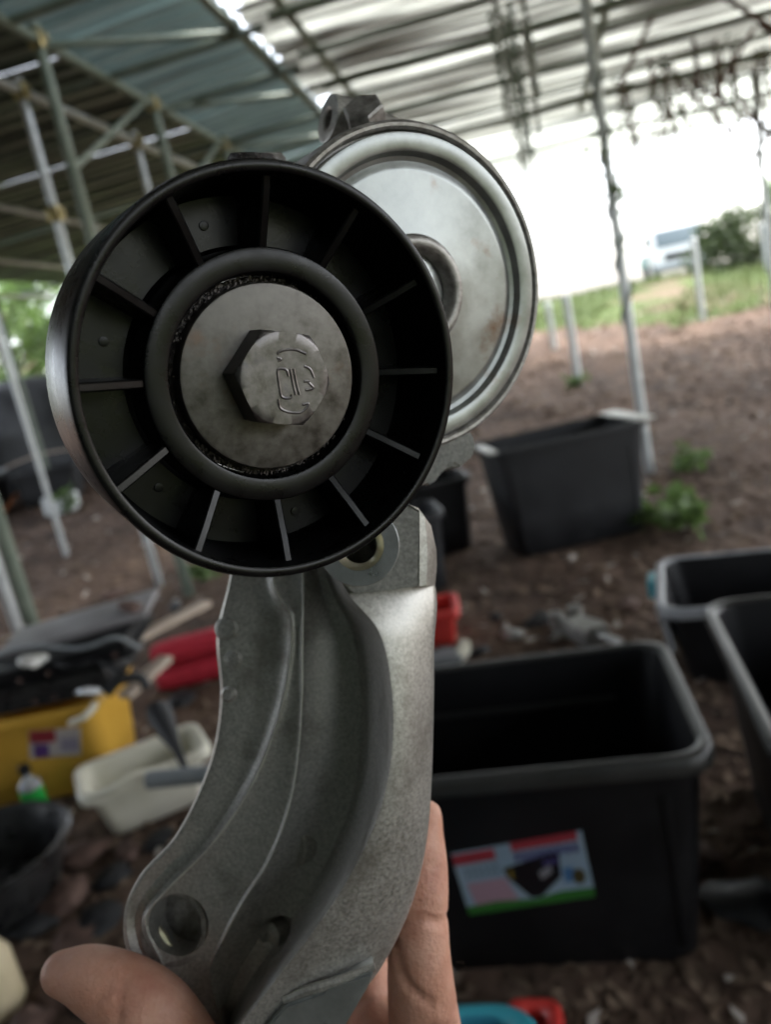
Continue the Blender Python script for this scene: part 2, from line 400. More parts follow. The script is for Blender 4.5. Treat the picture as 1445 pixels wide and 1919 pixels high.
def tree(label, loc, h, spread, m=M_leaf, n=3500, low=.25, size=.16, group='trees beyond the shed'):
    loc = Vector((loc[0], loc[1], terrain(loc[0], loc[1])))
    t = thing('tree', label, 'tree', loc, group=group)
    bm = tube([(0, 0, -.1), (.06, .03, h * .35), (-.05, .05, h * .7), (.02, 0, h * .95)], [h * .035, h * .028, h * .018, h * .006], 8)
    blobs = []
    for k in range(11):
        a = random.uniform(0, 6.28); rr = spread * random.uniform(.25, .9); z = h * random.uniform(low, 1)
        c = (rr * math.cos(a), rr * math.sin(a), z); blobs.append((c, spread * random.uniform(.28, .5)))
        tube([(0, 0, z * .7), (c[0] * .6, c[1] * .6, z * .9), c], [h * .012, h * .008, h * .003], 5, bm)
    mobj('trunk', bm, M_bark, t)
    foliage(n, blobs, size, m, 'crown', t)
    return t
tree('broad bright green tree beyond the shed roof edge', (-7.5, 19), 5.5, 2.6, n=5000, low=.1)
tree('tall pale green tree leaning over the scrap heap', (-11.5, 17.5), 7, 3.0, n=5000, low=.1)
tree('low bushy green tree behind the pale tree', (-4.5, 23), 4.6, 2.4, n=4500, low=.05)
tree('leafy bush filling the gap under the roof edge', (-6.2, 14.5), 2.8, 1.5, n=4200, low=.05, size=.12)
tree('rounded bright bush beside the leafy one', (-9.0, 14.0), 3.2, 1.7, n=4200, low=.05, size=.12)
tree('wide dark green tree closing the shed end', (-15.5, 21), 8, 3.6, n=4500, low=.05)

# ================================================================== belt tensioner
TH, PH = R(30), R(-10)
Nn = Vector((math.sin(TH) * math.cos(PH), math.sin(PH), math.cos(TH) * math.cos(PH)))
Uu = Vector((0, 1, 0)).cross(Nn).normalized(); Vv = Nn.cross(Uu)
PC = Vector((-.01835, .02435, -.1406))
TL = Matrix.Translation(PC) @ Matrix((Uu, Vv, Nn)).transposed().to_4x4()
TLI = TL.inverted()
def tl(px, py, d):
    """photo pixel and depth in mm -> tensioner coordinates"""
    d = d / 1000.; return TLI @ Vector(((px - CX) / FPX * d, (CY - py) / FPX * d, -d))
TW = CAM @ TL
ten = thing('belt_tensioner', 'belt tensioner with black ribbed pulley on grey cast metal bracket, held up by a hand', 'tensioner')
ten.matrix_world = TW
mm = .001
def MMp(prof): return [(r * mm, z * mm) for r, z in prof]
# pulley: rim, pocket floor and hub in one turned shape, twelve ribs
prof = [(22.2, -27.6), (36.9, -27.6), (37.5, -27), (37.5, -.7), (37.2, -.15), (36.7, 0), (35.9, 0), (35.5, -.3), (35.3, -1.2), (34.9, -17), (34.2, -17.8), (25.2, -17.8), (24.4, -17),
        (23.9, -7.7), (23.6, -7.15), (23.1, -7), (20.0, -7), (19.5, -7.2), (19.2, -7.8), (19.0, -14), (19.0, -24), (22.2, -24)]
pul = mobj('pulley', lathe(MMp(prof), 128, close=True), M_pul, ten, 40)
def rib_bm():
    bm = bmesh.new(); hw0, hw1 = .85, 1.05
    pr = []
    for r, z, zb in ((23.4, -7.6, -17.9), (27, -6.2, -17.9), (31, -4.6, -17.9), (35.4, -3.2, -17.9)):
        pr.append([(r, -hw1, zb), (r, -hw0, z - .35), (r, -hw0 + .3, z), (r, hw0 - .3, z), (r, hw0, z - .35), (r, hw1, zb)])
    rows = [[bm.verts.new(Vector(p) * mm) for p in q] for q in pr]
    grid_faces(bm, rows, closed_row=True); bm.faces.new(rows[0][::-1]); bm.faces.new(rows[-1])
    return bm
rib0 = mobj('rib', rib_bm(), M_pul, pul, 30)
for k in range(12):
    o = rib0 if k == 0 else link(rib0.copy(), pul)
    o.rotation_euler = (0, 0, R(7.5 + 30 * k))
# moulding dimples on the pocket floors
dm = lathe(MMp([(0, -17.9), (.9, -17.9), (.9, -17.6), (.6, -17.55), (0, -17.55)]), 14)
d0 = mobj('moulding_mark', dm, M_pul, pul)
for k, rr in ((0, 29), (3, 29.5), (5, 29), (7, 29), (9, 30)):
    o = d0 if k == 0 else link(d0.copy(), pul)
    a = R(22.5 + 30 * k); o.location = (rr * mm * math.cos(a), rr * mm * math.sin(a), .0002)
mobj('bearing_seal', lathe(MMp([(0, -12.5), (15, -12.5), (18.9, -11.6), (18.9, -14), (0, -14)]), 96), M_seal, ten)
# gritty grease ring in the gap
bm = bmesh.new()
for k in range(420):
    a = random.choice((random.uniform(R(75), R(165)), random.uniform(R(225), R(330)), random.uniform(0, 6.28)))
    r = random.uniform(17.6, 19.1); s = random.uniform(.12, .38)
    box(s * mm, s * 1.4 * mm, s * mm, (r * mm * math.cos(a), r * mm * math.sin(a), random.uniform(-11.6, -9.8) * mm), bm=bm, M=None)
gr = mobj('dried_grease', bm, mat('grease_grit', (.03, .022, .02), (.12, .095, .085), 900, .5), ten); gr['kind'] = 'stuff'
mobj('washer', lathe(MMp([(0, -12), (17.2, -12), (17.55, -11.5), (17.55, -7.5), (17.3, -7.1), (16.9, -7), (0, -7)]), 128), M_wash, ten, 40)
# hex bolt: corners on 0,60..., turned chamfer on top
bolt_bm = bmesh.new(); rows = []
for z, k, rnd in ((-7.05, 1, 0), (-1.3, 1, 0), (-.9, .995, 1), (-.45, .955, 1), (-.1, .91, 1), (0, .885, 1.)):
    row = []
    for i in range(96):
        a = 2 * math.pi * i / 96
        am = (a % (math.pi / 3)) - math.pi / 6
        hexr = 8.3 / math.cos(am); circ = 9.45
        r = min(hexr, circ * k) if rnd else hexr
        row.append(bolt_bm.verts.new((r * mm * math.cos(a), r * mm * math.sin(a), z * mm)))
    rows.append(row)
grid_faces(bolt_bm, rows, closed_row=True); bolt_bm.faces.new(rows[0][::-1])
prev = rows[-1]
for k, zz in ((.8, -.02), (.4, -.05)):
    row = [bolt_bm.verts.new((v.co.x * k, v.co.y * k, zz * mm)) for v in rows[-1]]
    grid_faces(bolt_bm, [prev, row], closed_row=True); prev = row
bolt_bm.faces.new(prev)
bolt = mobj('bolt', bolt_bm, M_bolt, ten, 28)
strokes = [[(560, 440), (580, 415), (640, 390), (740, 378), (850, 405)], [(560, 470), (600, 480), (575, 500)],
           [(600, 720), (575, 600), (590, 570), (660, 572), (690, 630)], [(600, 720), (635, 825), (720, 830), (735, 800)],
           [(700, 560), (740, 700), (775, 800)], [(735, 555), (775, 690), (815, 795)],
           [(840, 520), (905, 545), (950, 620)], [(850, 665), (910, 655)], [(870, 745), (950, 720), (900, 670)],
           [(600, 850), (625, 930), (700, 962), (820, 965), (885, 925), (915, 872), (850, 885)]]
sm = bmesh.new()
for s in strokes:
    pts = cr([((x - 655) * .0194 * mm, (655 - y) * .0194 * mm, -.2 * mm) for x, y in s], 5)
    tube(pts, .34 * mm, 8, sm)
mobj('stamped_mark', sm, M_bolt, bolt)

# spring housing, centre found from its rim in the photo (it sits 31 mm behind the pulley face)
HC = TLI @ Vector((.00717, .0530, -.186)); HM = Matrix.Translation(HC)
prof = [(0, -30), (36.5, -30), (37.6, -29), (38.3, -8), (38.6, -1.5), (38.3, .2), (37.6, .9), (36.9, .8), (36.3, .1), (36.1, -2.5), (0, -2.5)]
hs_ = mobj('spring_housing', lathe(MMp(prof), 128), M_case, ten, 30); hs_.location = HC
prof = [(10.6, -2.4), (35.7, -2.4), (35.75, .6), (35.5, .95), (35.0, 1.05), (32.2, 1.05), (31.6, .8), (30.8, -.9), (29.8, -1.25), (29.0, -1.05), (28.2, -.75), (27.6, -.7), (13.8, -.55), (12.6, -.3), (11.2, -.6), (10.6, -1.2)]
cv = mobj('cover_plate', lathe(MMp(prof), 128, close=True), M_plate, ten, 24); cv.location = HC
prof = [(9.2, -2.4), (13.6, -2.4), (13.5, .6), (12.8, 1.7), (11.6, 2.1), (10.3, 1.6), (9.6, .4), (9.2, -1)]
o = mobj('centre_ring', lathe(MMp(prof), 72, close=True), M_case, cv, 40)
bm = lathe(MMp([(0, -2.3), (9.15, -2.3), (9.1, -1.6), (8.2, -1.2), (0, -1.0)]), 48)
for v in bm.verts: v.co.z += .0003 * noise.noise(v.co * 900)
o = mobj('pivot_end', bm, M_mach, cv, 60)
# back plate of the housing and its ears
def px_prism(poly, d0, d1, bev=0.):
    """outline in photo pixels at depth d0 mm (front), swept straight back to d1 mm"""
    bm = bmesh.new()
    a = [tl(x, y, d0) for x, y in poly]; b = [p + (TLI.to_3x3() @ Vector((0, 0, -1))) * (d1 - d0) * mm for p in a]
    ra = [bm.verts.new(p) for p in a]; rb = [bm.verts.new(p) for p in b]
    grid_faces(bm, [ra, rb], closed_row=True); bm.faces.new(ra[::-1]); bm.faces.new(rb)
    bmesh.ops.recalc_face_normals(bm, faces=bm.faces)
    if bev: bmesh.ops.bevel(bm, geom=bm.edges[:], offset=bev * mm, segments=2, affect='EDGES')
    return bm
def frame_at(p, z):
    z = Vector(z).normalized(); return Matrix.Translation(p) @ z.to_track_quat('Z', 'Y').to_matrix().to_4x4()
VIEWL = TLI.to_3x3() @ Vector((0, 0, 1))            # towards the camera, in tensioner coordinates
LEFTL = TLI.to_3x3() @ Vector((-1, 0, 0)); UPL = TLI.to_3x3() @ Vector((0, 1, 0))
# mounting ear above the housing, bored from the left
EAX = LEFTL * .86 + VIEWL * .5 + UPL * .05
mobj('mounting_ear', lathe(MMp([(2.5, -20), (6.0, -20), (6.4, -1), (6.1, -.2), (5.6, 0), (3.0, 0), (2.5, -.5)]), 48, M=frame_at(tl(613, 222, 206), EAX), close=True), M_cast, ten, 30)
web = px_prism([(612, 182), (632, 173), (660, 176), (700, 188), (722, 205), (724, 240), (712, 290), (612, 290)], 209, 224, 1.0)
mobj('ear_web', web, M_cast, ten, 60)
hb = lathe(MMp([(0, -3), (5.4, -3), (5.4, 3.4), (4.9, 3.9), (0, 3.9)]), 6, M=frame_at(tl(686, 224, 200), VIEWL * 1 + UPL * .55 + LEFTL * .25))
mobj('ear_bolt', hb, M_case, ten, 20)
bm = lathe(MMp([(0, -6), (5.5, -6), (5.8, 1), (5.2, 2), (3.4, 2), (3.0, 1), (0, 1)]), 32, M=frame_at(tl(472, 306, 186), UPL + VIEWL * .35))
mobj('stop_boss', bm, M_seal, ten, 40)
bm = lathe(MMp([(0, -3), (4.2, -3), (4.4, 1), (3.4, 2.2), (0, 2.4)]), 24, M=frame_at(tl(503, 305, 190), UPL + VIEWL * .5))
mobj('stop_pin', bm, M_case, ten, 40)
tooth = px_prism([(760, 800), (850, 812), (880, 806), (891, 826), (890, 846), (880, 862), (866, 868), (862, 876), (852, 872), (842, 874), (830, 882), (824, 892), (812, 905), (800, 908), (760, 900)], 205, 219, .7)
mobj('toothed_stop', tooth, M_cast, ten, 30)

# ---- cast bracket
ST = [ # L, RL, RR, FI, FO
 ((470, 760), (540, 780), (575, 780), (600, 800), (690, 830)),
 ((452, 950), (528, 960), (562, 950), (604, 960), (762, 985)),
 ((428, 1090), (512, 1085), (568, 1085), (640, 1095), (816, 1100)),
 ((405, 1190), (546, 1165), (567, 1195), (708, 1185), (814, 1210)),
 ((412, 1300), (535, 1290), (566, 1310), (732, 1300), (813, 1320)),
 ((400, 1400), (503, 1400), (558, 1420), (731, 1415), (810, 1440)),
 ((368, 1490), (455, 1500), (540, 1520), (712, 1510), (804, 1540)),
 ((325, 1570), (390, 1590), (505, 1610), (678, 1595), (790, 1630)),
 ((262, 1640), (315, 1665), (455, 1690), (630, 1680), (762, 1720)),
 ((232, 1715), (272, 1725), (418, 1760), (570, 1765), (715, 1812)),
 ((246, 1800), (300, 1800), (395, 1820), (500, 1855), (652, 1892)),
 ((330, 1890), (350, 1880), (410, 1900), (440, 1945), (585, 1975)),
 ((400, 1980), (430, 1990), (460, 2000), (480, 2020), (560, 2050))]
NS = 8
cur = [cr([s[k] for s in ST], NS) for k in range(5)]
rings = []
for i in range(len(cur[0])):
    L_, RL, RR, FI, FO = (c[i] for c in cur)
    def mix(a, b, t): return a * (1 - t) + b * t
    dx = (FI - RL).normalized()
    WF = mix(RR, FI, .66)
    u = i / (len(cur[0]) - 1)
    off = 8 * (1 - sstep(u * 4))            # the top end drops back behind the pulley
    front = [(L_, 215.5), (mix(L_, RL, .04), 213.9), (mix(L_, RL, .14), 213.6), (mix(L_, RL, .5), 214.8), (mix(L_, RL, .8), 214.2), (RL - dx * 7, 212.8), (RL - dx * 2.6, 211.9), (RL, 211.2), (RL + dx * 2.6, 211.5),
             (RL + dx * 7, 211.7), (mix(RL, RR, .5), 211.6), (RR - dx * 6, 211.2), (RR - dx * 2.4, 210.8), (RR, 210.5), (RR + dx * 2.4, 210.9), (RR + dx * 9, 211.7),
             (mix(RR, WF, .3), 213.4), (mix(RR, WF, .65), 215.4), (WF, 214.6), (mix(WF, FI, .3), 211.5), (mix(WF, FI, .6), 205), (mix(WF, FI, .85), 195), (FI - dx * 2, 187.8), (FI + dx * 2.5, 185.7), (FI + dx * 8, 185.8),
             (mix(FI, FO, .55), 188.8), (FO - dx * 8, 193.8), (FO - dx * 2.5, 195), (FO, 197.5)]
    back = [(FO - dx * 3, 209), (FO - dx * 10, 221), (mix(RR, FI, .5), 227), (RR, 224), (RL, 224), (mix(L_, RL, .4), 225), (mix(L_, RL, .05), 223)]
    rings.append([tl(p.x, p.y, d + off) for p, d in front + back])
cb = loft(rings)
bmesh.ops.recalc_face_normals(cb, faces=cb.faces)
cme = bpy.data.meshes.new('bracket'); cb.to_mesh(cme); cb.free()
def cyl_px(px, py, d, r, h0, h1, axis, sx=1.):
    M = frame_at(tl(px, py, d), axis) @ Matrix.Diagonal((sx, 1, 1, 1))
    return lathe([(0, h0 * mm), (r * mm, h0 * mm), (r * mm, h1 * mm), (0, h1 * mm)], 40, M=M)
ax_h = (VIEWL + UPL * .25 + LEFTL * .1)
cuts = [cyl_px(335, 1732, 212, 8.3, -30, 30, ax_h), cyl_px(532, 1742, 216, 4.6, -3, 12, VIEWL + LEFTL * .9 - UPL * .2), cyl_px(672, 1022, 184, 5.7, -30, 30, VIEWL + UPL * .06)]
cme = boolean(cme, cuts); cme.materials.clear()
br = mobj('bracket', cme, M_cast, ten, 32)
# worn parting lines along the middle rib, their shine painted as lighter colour
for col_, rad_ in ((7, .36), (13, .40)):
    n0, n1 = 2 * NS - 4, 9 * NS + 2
    mobj('parting_line', tube([r_[col_] + VIEWL * .00005 for r_ in rings[n0:n1]], [rad_ * mm * (.7 + .5 * noise.noise((k * .21, col_, 0))) for k in range(n1 - n0)], 6), mat('worn_shine_edge', (.55, .55, .50), (.72, .72, .66), 300, .4, .6), br)
# sleeve, bottom added to keep the bore dark; sliver painted as its glint
mobj('bore_sleeve', lathe(MMp([(0, -11), (9.6, -11), (9.6, 4.5), (8.2, 4.5), (8.2, -9), (0, -9)]), 48, M=frame_at(tl(335, 1732, 218), ax_h)), M_case, br)
mobj('glint_sliver', tube([tl(290, 1735, 219), tl(303, 1752, 218), tl(318, 1778, 217)], [.0011, .0015, .0012], 8), M_brassin, br)
# boss with a small bore on the trough wall
bax = VIEWL * .72 + LEFTL * .66 + UPL * .1
mobj('drilled_boss', lathe(MMp([(2.7, -6), (5.8, -6), (5.6, 1.2), (5.1, 1.7), (3.2, 1.7), (2.7, 1.2)]), 40, M=frame_at(tl(556, 1582, 217.2), bax), close=True), M_cast, br, 40)
mobj('boss_bore', lathe(MMp([(0, -3), (2.75, -3), (2.75, -2.4), (0, -2.4)]), 24, M=frame_at(tl(556, 1582, 217), bax)), M_seal, br)
mobj('cast_knob', lathe(MMp([(0, -4), (4.4, -4), (4.1, .2), (3.0, 1.3), (0, 1.6)]), 30, M=frame_at(tl(505, 1752, 218.5), VIEWL + LEFTL * .8)), M_cast, br, 40)
# bolt bosses along the left edge
for (x, y, r) in ((424, 1178, 3.4), (436, 1235, 2.8), (430, 1300, 2.4)):
    mobj('edge_boss', lathe(MMp([(0, -6), (r, -6), (r * .95, 1.0), (r * .6, 1.5), (0, 1.2)]), 24, M=frame_at(tl(x, y, 214.4), VIEWL + LEFTL * .3)), M_cast, br, 40)
# threaded lug at the top of the flange
lug_poly = [(560, 1000), (620, 950), (700, 930), (766, 948), (787, 958), (786, 1098), (700, 1110), (660, 1112), (625, 1075), (590, 1040)]
lug = bmesh.new()
fr = [tl(x, y, 184.0) for x, y in lug_poly]; bk = [tl(x, y, 195) for x, y in lug_poly]
a = [lug.verts.new(p) for p in fr]; b = [lug.verts.new(p) for p in bk]
grid_faces(lug, [a, b], closed_row=True); lug.faces.new(a[::-1]); lug.faces.new(b)
bmesh.ops.recalc_face_normals(lug, faces=lug.faces); bmesh.ops.bevel(lug, geom=lug.edges[:], offset=.35 * mm, segments=2, affect='EDGES')
lme = bpy.data.meshes.new('threaded_lug'); lug.to_mesh(lme); lug.free()
lax = Vector((0, 0, 1)) * .2 + VIEWL
lme = boolean(lme, [cyl_px(672, 1022, 184, 5.7, -12, 9, VIEWL + UPL * .06)]); lme.materials.clear()
lg = mobj('threaded_lug', lme, M_cast, br, 30)
side = bmesh.new()   # rounded side facet of the lug
o1 = [(764, 944), (786, 957), (786.5, 1000), (786.5, 1050), (786, 1098.5)]; o2 = [(784, 952), (808, 985), (818, 1030), (819, 1060), (816, 1096)]
rows = [[tl(x, y, 183.9) for x, y in o1], [tl(x * .55 + X * .45, y * .55 + Y * .45, 184.6) for (x, y), (X, Y) in zip(o1, o2)], [tl(x, y, 189) for x, y in o2], [tl(x - 2, y, 204) for x, y in o2], [tl(x, y, 204) for x, y in o1]]
rows = [[side.verts.new(p) for p in r_] for r_ in rows]
grid_faces(side, rows, closed_col=True); side.faces.new([r_[0] for r_ in rows]); side.faces.new([r_[-1] for r_ in rows][::-1])
mobj('side_facet', side, M_cast, lg, 25)
fm = frame_at(tl(672, 1022, 183.75), VIEWL + UPL * .06)
fp = lathe(MMp([(6.0, -.3), (9.6, -.3), (9.75, .1), (9.6, .28), (6.1, .28), (6.0, .2)]), 64, M=fm, close=True)
mobj('machined_face', fp, M_mach, lg, 30)
th_prof = []
for k in range(7): th_prof += [(5.0, -1 - k * 1.1), (4.35, -1.5 - k * 1.1)]
th = lathe(MMp([(6.0, .3), (5.1, -.9)] + th_prof + [(5.65, -9.0), (5.65, -.6)]), 48, M=fm, close=True)
mobj('thread', th, M_brassin, lg, 20)
# machined foot at the bottom end of the flange
ft = px_prism([(470, 1985), (500, 1925), (536, 1884), (606, 1860), (612, 1850), (700, 1822), (690, 1850), (640, 1935), (600, 1990)], 185.2, 195, .5)
mobj('machined_foot', ft, M_mach, br, 30)
mobj('cast_ridge', tube([tl(532, 1874, 187), tl(570, 1858, 186.6), (tl(640, 1838, 186.5)), tl(703, 1812, 187.2)], [.0010, .0013, .0013, .0009], 8), M_cast, br)

# ================================================================== the hand
def cl(px, py, d): d /= 1000.; return CAM @ Vector(((px - CX) / FPX * d, (CY - py) / FPX * d, -d))
hand_t = thing('hand', 'bare left hand gripping the grey metal bracket from below', 'hand', cl(600, 2450, 215))
HI = Matrix.Translation(-cl(600, 2450, 215))
hb = bmesh.new()
def limb(pts, seg=16):
    P = cr([(x, y, d) for x, y, d, r in pts], 6); Rd = cr([(r, 0, 0) for x, y, d, r in pts], 6)
    W = [HI @ cl(p.x, p.y, p.z) for p in P]; rr = [max(q.x, .5) * mm for q in Rd]
    d0 = (W[0] - W[1]).normalized(); d1 = (W[-1] - W[-2]).normalized()
    W2 = [W[0] + d0 * rr[0] * .85, W[0] + d0 * rr[0] * .5] + W + [W[-1] + d1 * rr[-1] * .45, W[-1] + d1 * rr[-1] * .8, W[-1] + d1 * rr[-1] * .97]
    r2 = [rr[0] * .45, rr[0] * .86] + rr + [rr[-1] * .88, rr[-1] * .58, rr[-1] * .2]
    tube(W2, r2, seg, hb)
# little finger, the one that shows beside the flange
limb([(828, 2130, 226, 12), (806, 1990, 216, 10.6), (792, 1880, 209, 9.6), (786, 1800, 206, 8.7), (785, 1725, 206, 8.1), (786, 1650, 208, 8.0), (788, 1585, 210, 7.2), (800, 1530, 212, 4.6)])
# three fingers behind the bracket
limb([(720, 2110, 246, 12), (705, 1960, 243, 10.5), (690, 1840, 242, 9.4), (640, 1720, 241, 9), (560, 1640, 240, 8.4), (500, 1600, 239, 7)])
limb([(650, 2110, 252, 12), (620, 1960, 250, 10.8), (590, 1860, 248, 9.8), (520, 1760, 246, 9.2), (440, 1700, 245, 8.6), (390, 1670, 244, 7.2)])
limb([(580, 2130, 252, 12), (520, 2000, 252, 10.6), (480, 1910, 250, 9.6), (420, 1830, 248, 9), (360, 1780, 246, 8.2), (320, 1760, 245, 7)])
# thumb
limb([(520, 2300, 222, 17), (420, 2130, 208, 15), (345, 2010, 202, 12.6), (290, 1915, 201, 11.2), (232, 1865, 202, 10.0), (165, 1832, 203, 8.2), (118, 1824, 203.5, 6.0)])
# palm and wrist
limb([(560, 2160, 238, 17), (610, 2120, 238, 19), (680, 2100, 236, 19), (760, 2100, 232, 17), (800, 2110, 230, 14)])
limb([(640, 2060, 236, 12), (660, 2160, 236, 20), (640, 2300, 232, 24), (600, 2480, 222, 25)])
limb([(740, 1990, 232, 14), (752, 2100, 232, 19), (720, 2260, 230, 22), (620, 2480, 222, 25)])
limb([(520, 2220, 232, 16), (560, 2340, 228, 22), (600, 2480, 222, 25)])
limb([(720, 1935, 232, 11), (770, 1990, 226, 14), (785, 2070, 228, 16)])
limb([(600, 2440, 224, 25), (590, 2620, 216, 27), (570, 3000, 205, 33), (540, 3600, 195, 40)])
hme = bpy.data.meshes.new('palm'); bmesh.ops.recalc_face_normals(hb, faces=hb.faces); hb.to_mesh(hme); hb.free()
ho = bpy.data.objects.new('tmp_hand', hme); COL.objects.link(ho)
md = ho.modifiers.new('r', 'REMESH'); md.mode = 'VOXEL'; md.voxel_size = .0011
md = ho.modifiers.new('s', 'SMOOTH'); md.factor = .5; md.iterations = 7
hme2 = bpy.data.meshes.new_from_object(ho.evaluated_get(bpy.context.evaluated_depsgraph_get())); bpy.data.objects.remove(ho)
# skin creases: shallow grooves along short curves
creases = [([(742, 1738, 200), (770, 1729, 198), (800, 1727, 198), (835, 1732, 201)], .0012, .0010),
           ([(752, 1628, 203), (780, 1622, 200), (815, 1625, 202)], .0010, .00035),
           ([(740, 1770, 200), (752, 1822, 200), (775, 1850, 200), (810, 1868, 202), (845, 1885, 208)], .0013, .0013),
           ([(700, 1895, 220), (745, 1878, 212), (800, 1898, 205), (850, 1920, 206)], .0011, .0007),
           ([(230, 1800, 192), (215, 1850, 190), (222, 1910, 192)], .0012, .0006),
           ([(180, 1880, 196), (200, 1850, 192), (240, 1845, 190)], .0011, .0005)]
for k in range(7):      # fine wrinkles across the finger joints and the thumb
    y = 1700 + k * 9 + random.uniform(-3, 3); creases.append(([(752, y + 6, 200), (790, y - 2, 198), (836, y + 3, 202)], .0007, .00022))
for k in range(5):
    y = 1600 + k * 11; creases.append(([(765, y + 3, 203), (795, y - 2, 201), (828, y + 2, 204)], .0006, .00014))
for k in range(9):
    x = 205 + k * 14 + random.uniform(-4, 4); creases.append(([(x + 12, 1785 + k * 7, 192), (x, 1840 + k * 4, 190), (x - 6, 1910, 192)], .0008, .00028))
for k in range(4):
    y = 1885 + k * 9; creases.append(([(700 + k * 8, y + 10, 222), (760, y, 208), (845, y + 22, 206)], .0008, .00035))
CC = [([HI @ cl(*p) for p in cr(c, 8)], w_, d_) for c, w_, d_ in creases]
from mathutils.kdtree import KDTree
for pts, w_, d_ in CC:
    kd = KDTree(len(pts))
    for i, p in enumerate(pts): kd.insert(p, i)
    kd.balance(); lo = Vector([min(p[k] for p in pts) - .006 for k in range(3)]); hi_ = Vector([max(p[k] for p in pts) + .006 for k in range(3)])
    for v in hme2.vertices:
        c = v.co
        if lo.x < c.x < hi_.x and lo.y < c.y < hi_.y and lo.z < c.z < hi_.z:
            # distance measured across the line of sight, so the groove follows the surface
            q, i, ds = kd.find(c)
            dv = (c - q); fw = F; dv = dv - fw * dv.dot(fw); ds = dv.length
            if ds < w_ * 3: v.co = c - v.normal * d_ * math.exp(-(ds / w_) ** 2)
hme2.materials.clear()
hd = mobj('skin', hme2, M_skin, hand_t, smooth=0); hme2.polygons.foreach_set('use_smooth', [True] * len(hme2.polygons))
def nail(px, py, d, zdir, ydir, w_, l_):
    bm = bmesh.new(); rows = []
    for j in range(7):
        v = -1 + 2 * j / 6; row = []
        for i in range(9):
            u_ = -1 + 2 * i / 8; k = 1 - .12 * v * v * (v > 0)
            row.append(bm.verts.new((u_ * w_ * k * math.sqrt(max(0, 1 - .35 * max(0, abs(v) - .5) ** 2 * 4)), v * l_, -.35 * w_ * u_ * u_ - .08 * l_ * v * v)))
        rows.append(row)
    grid_faces(bm, rows)
    z = (CAM.to_3x3() @ Vector(zdir)).normalized(); y = (CAM.to_3x3() @ Vector(ydir)); y = (y - z * y.dot(z)).normalized(); x = y.cross(z)
    M = Matrix((x, y, z)).transposed().to_4x4(); M.translation = HI @ cl(px, py, d)
    for v in bm.verts: v.co = M @ v.co
    bmesh.ops.solidify(bm, geom=bm.faces[:], thickness=.0005)
    return mobj('fingernail', bm, M_nail, hd, 60)
nail(816, 1545, 214, (.75, .15, -.6), (-.1, 1, -.05), .0042, .0055)
nail(135, 1800, 210, (-.25, .55, -.75), (-1, .1, -.05), .006, .007)
# ================================================================== bins, tubs and clutter
def at_z(px, py, z):
    d = ray(px, py); return EYE + d * ((z - CAMH) / d.z)
def make_bin(name, label, cat, x, y, rz, w_, d_, h, m, mr=None, taper=.86, lip=.022, r=.06, z0=None, group=None, ribs=True, tilt=0.):
    z0 = terrain(x, y) - .004 if z0 is None else z0
    t = thing(name, label, cat, (x, y, z0), group=group, rot=(tilt, 0, rz))
    th_ = .006
    def sz(z): k = taper + (1 - taper) * z / h; return w_ * k, d_ * k
    zs = [.0, .012, h * .35, h * .7, h - .03, h - .004]
    loops = []
    for z in zs:
        a, b = sz(z); q = .012 if z == 0 else 0
        loops.append(rrect(a - 2 * q - .03, b - 2 * q - .03, r, z))
    inner = []
    for z in reversed(zs):
        a, b = sz(max(z, .012)); inner.append(rrect(a - 2 * th_ - .03, b - 2 * th_ - .03, r, max(z, .014)))
    mobj('body', loft(loops + inner), m, t, 50)
    rl = []
    for dz, off in ((-.032, 0.004), (-.034, .0), (-.026, -.002), (-.006, -.001), (.002, .004), (.004, .012), (.0, .02), (-.008, .024), (-.01, .020)):
        rl.append(rrect(w_ - 2 * off + lip * .4, d_ - 2 * off + lip * .4, r + .012, h + dz))
    mobj('rim', loft(rl, cap=False), mr or m, t, 60)
    if ribs:
        for sx in (-1, 1):
            a, b = sz(h * .5)
            bm = box(.012, .004, h * .72, bev=.0015); o = mobj('side_rib', bm, m, t)
            o.location = (sx * a * .40, -b / 2 + .0135, h * .46); o.rotation_euler = (math.atan((1 - taper) * d_ / 2 / h), 0, 0)
    return t
M_rimg = mat('rim_plastic', (.018, .019, .018), (.032, .032, .03), 7, .38, rvar=.08)
M_faded = mat('faded_rim', (.22, .23, .24), (.34, .35, .37), 7, .5)
binA = make_bin('storage_bin', 'open black storage bin with a picture label on its front side', 'bin', .177, 1.558, -.208, .746, .515, .491, M_blackp, M_rimg, r=.05)
# moulded step inside the far wall
o = mobj('inner_step', box(.52, .012, .012, bev=.004), M_rimg, binA); o.location = (-.02, .222, .37)
# printed label on the front
def bin_front(t, px, py, w_, d_, h, taper, off=.0):
    Mi = t.matrix_basis.inverted(); o_ = Mi @ EYE; dd = Mi.to_3x3() @ ray(px, py)
    # front plane: y = -(d_/2)*(taper+(1-taper) z/h)+.015
    a = -(d_ / 2) * taper + .015 - off; b = -(d_ / 2) * (1 - taper) / h
    k = (a + b * o_.z - o_.y) / (dd.y - b * dd.z); return o_ + dd * k
LQ = [(845, 1600), (1090, 1556), (1117, 1680), (880, 1715)]
def flat_print(t, quad, poly, m, name, parent, off):
    """poly in label coordinates (0..1 across, 0..1 down)"""
    c = [bin_front(t, x, y, .746, .515, .491, .86, off) for x, y in quad]
    bm = bmesh.new()
    vs = [bm.verts.new((c[0] * (1 - u) + c[1] * u) * (1 - v) + (c[3] * (1 - u) + c[2] * u) * v) for u, v in poly]
    bm.faces.new(vs); bmesh.ops.solidify(bm, geom=bm.faces[:], thickness=.0003)
    return mobj(name, bm, m, parent, 0)
def ink(n, c): return mat("ink_" + n, c, rough=.45)
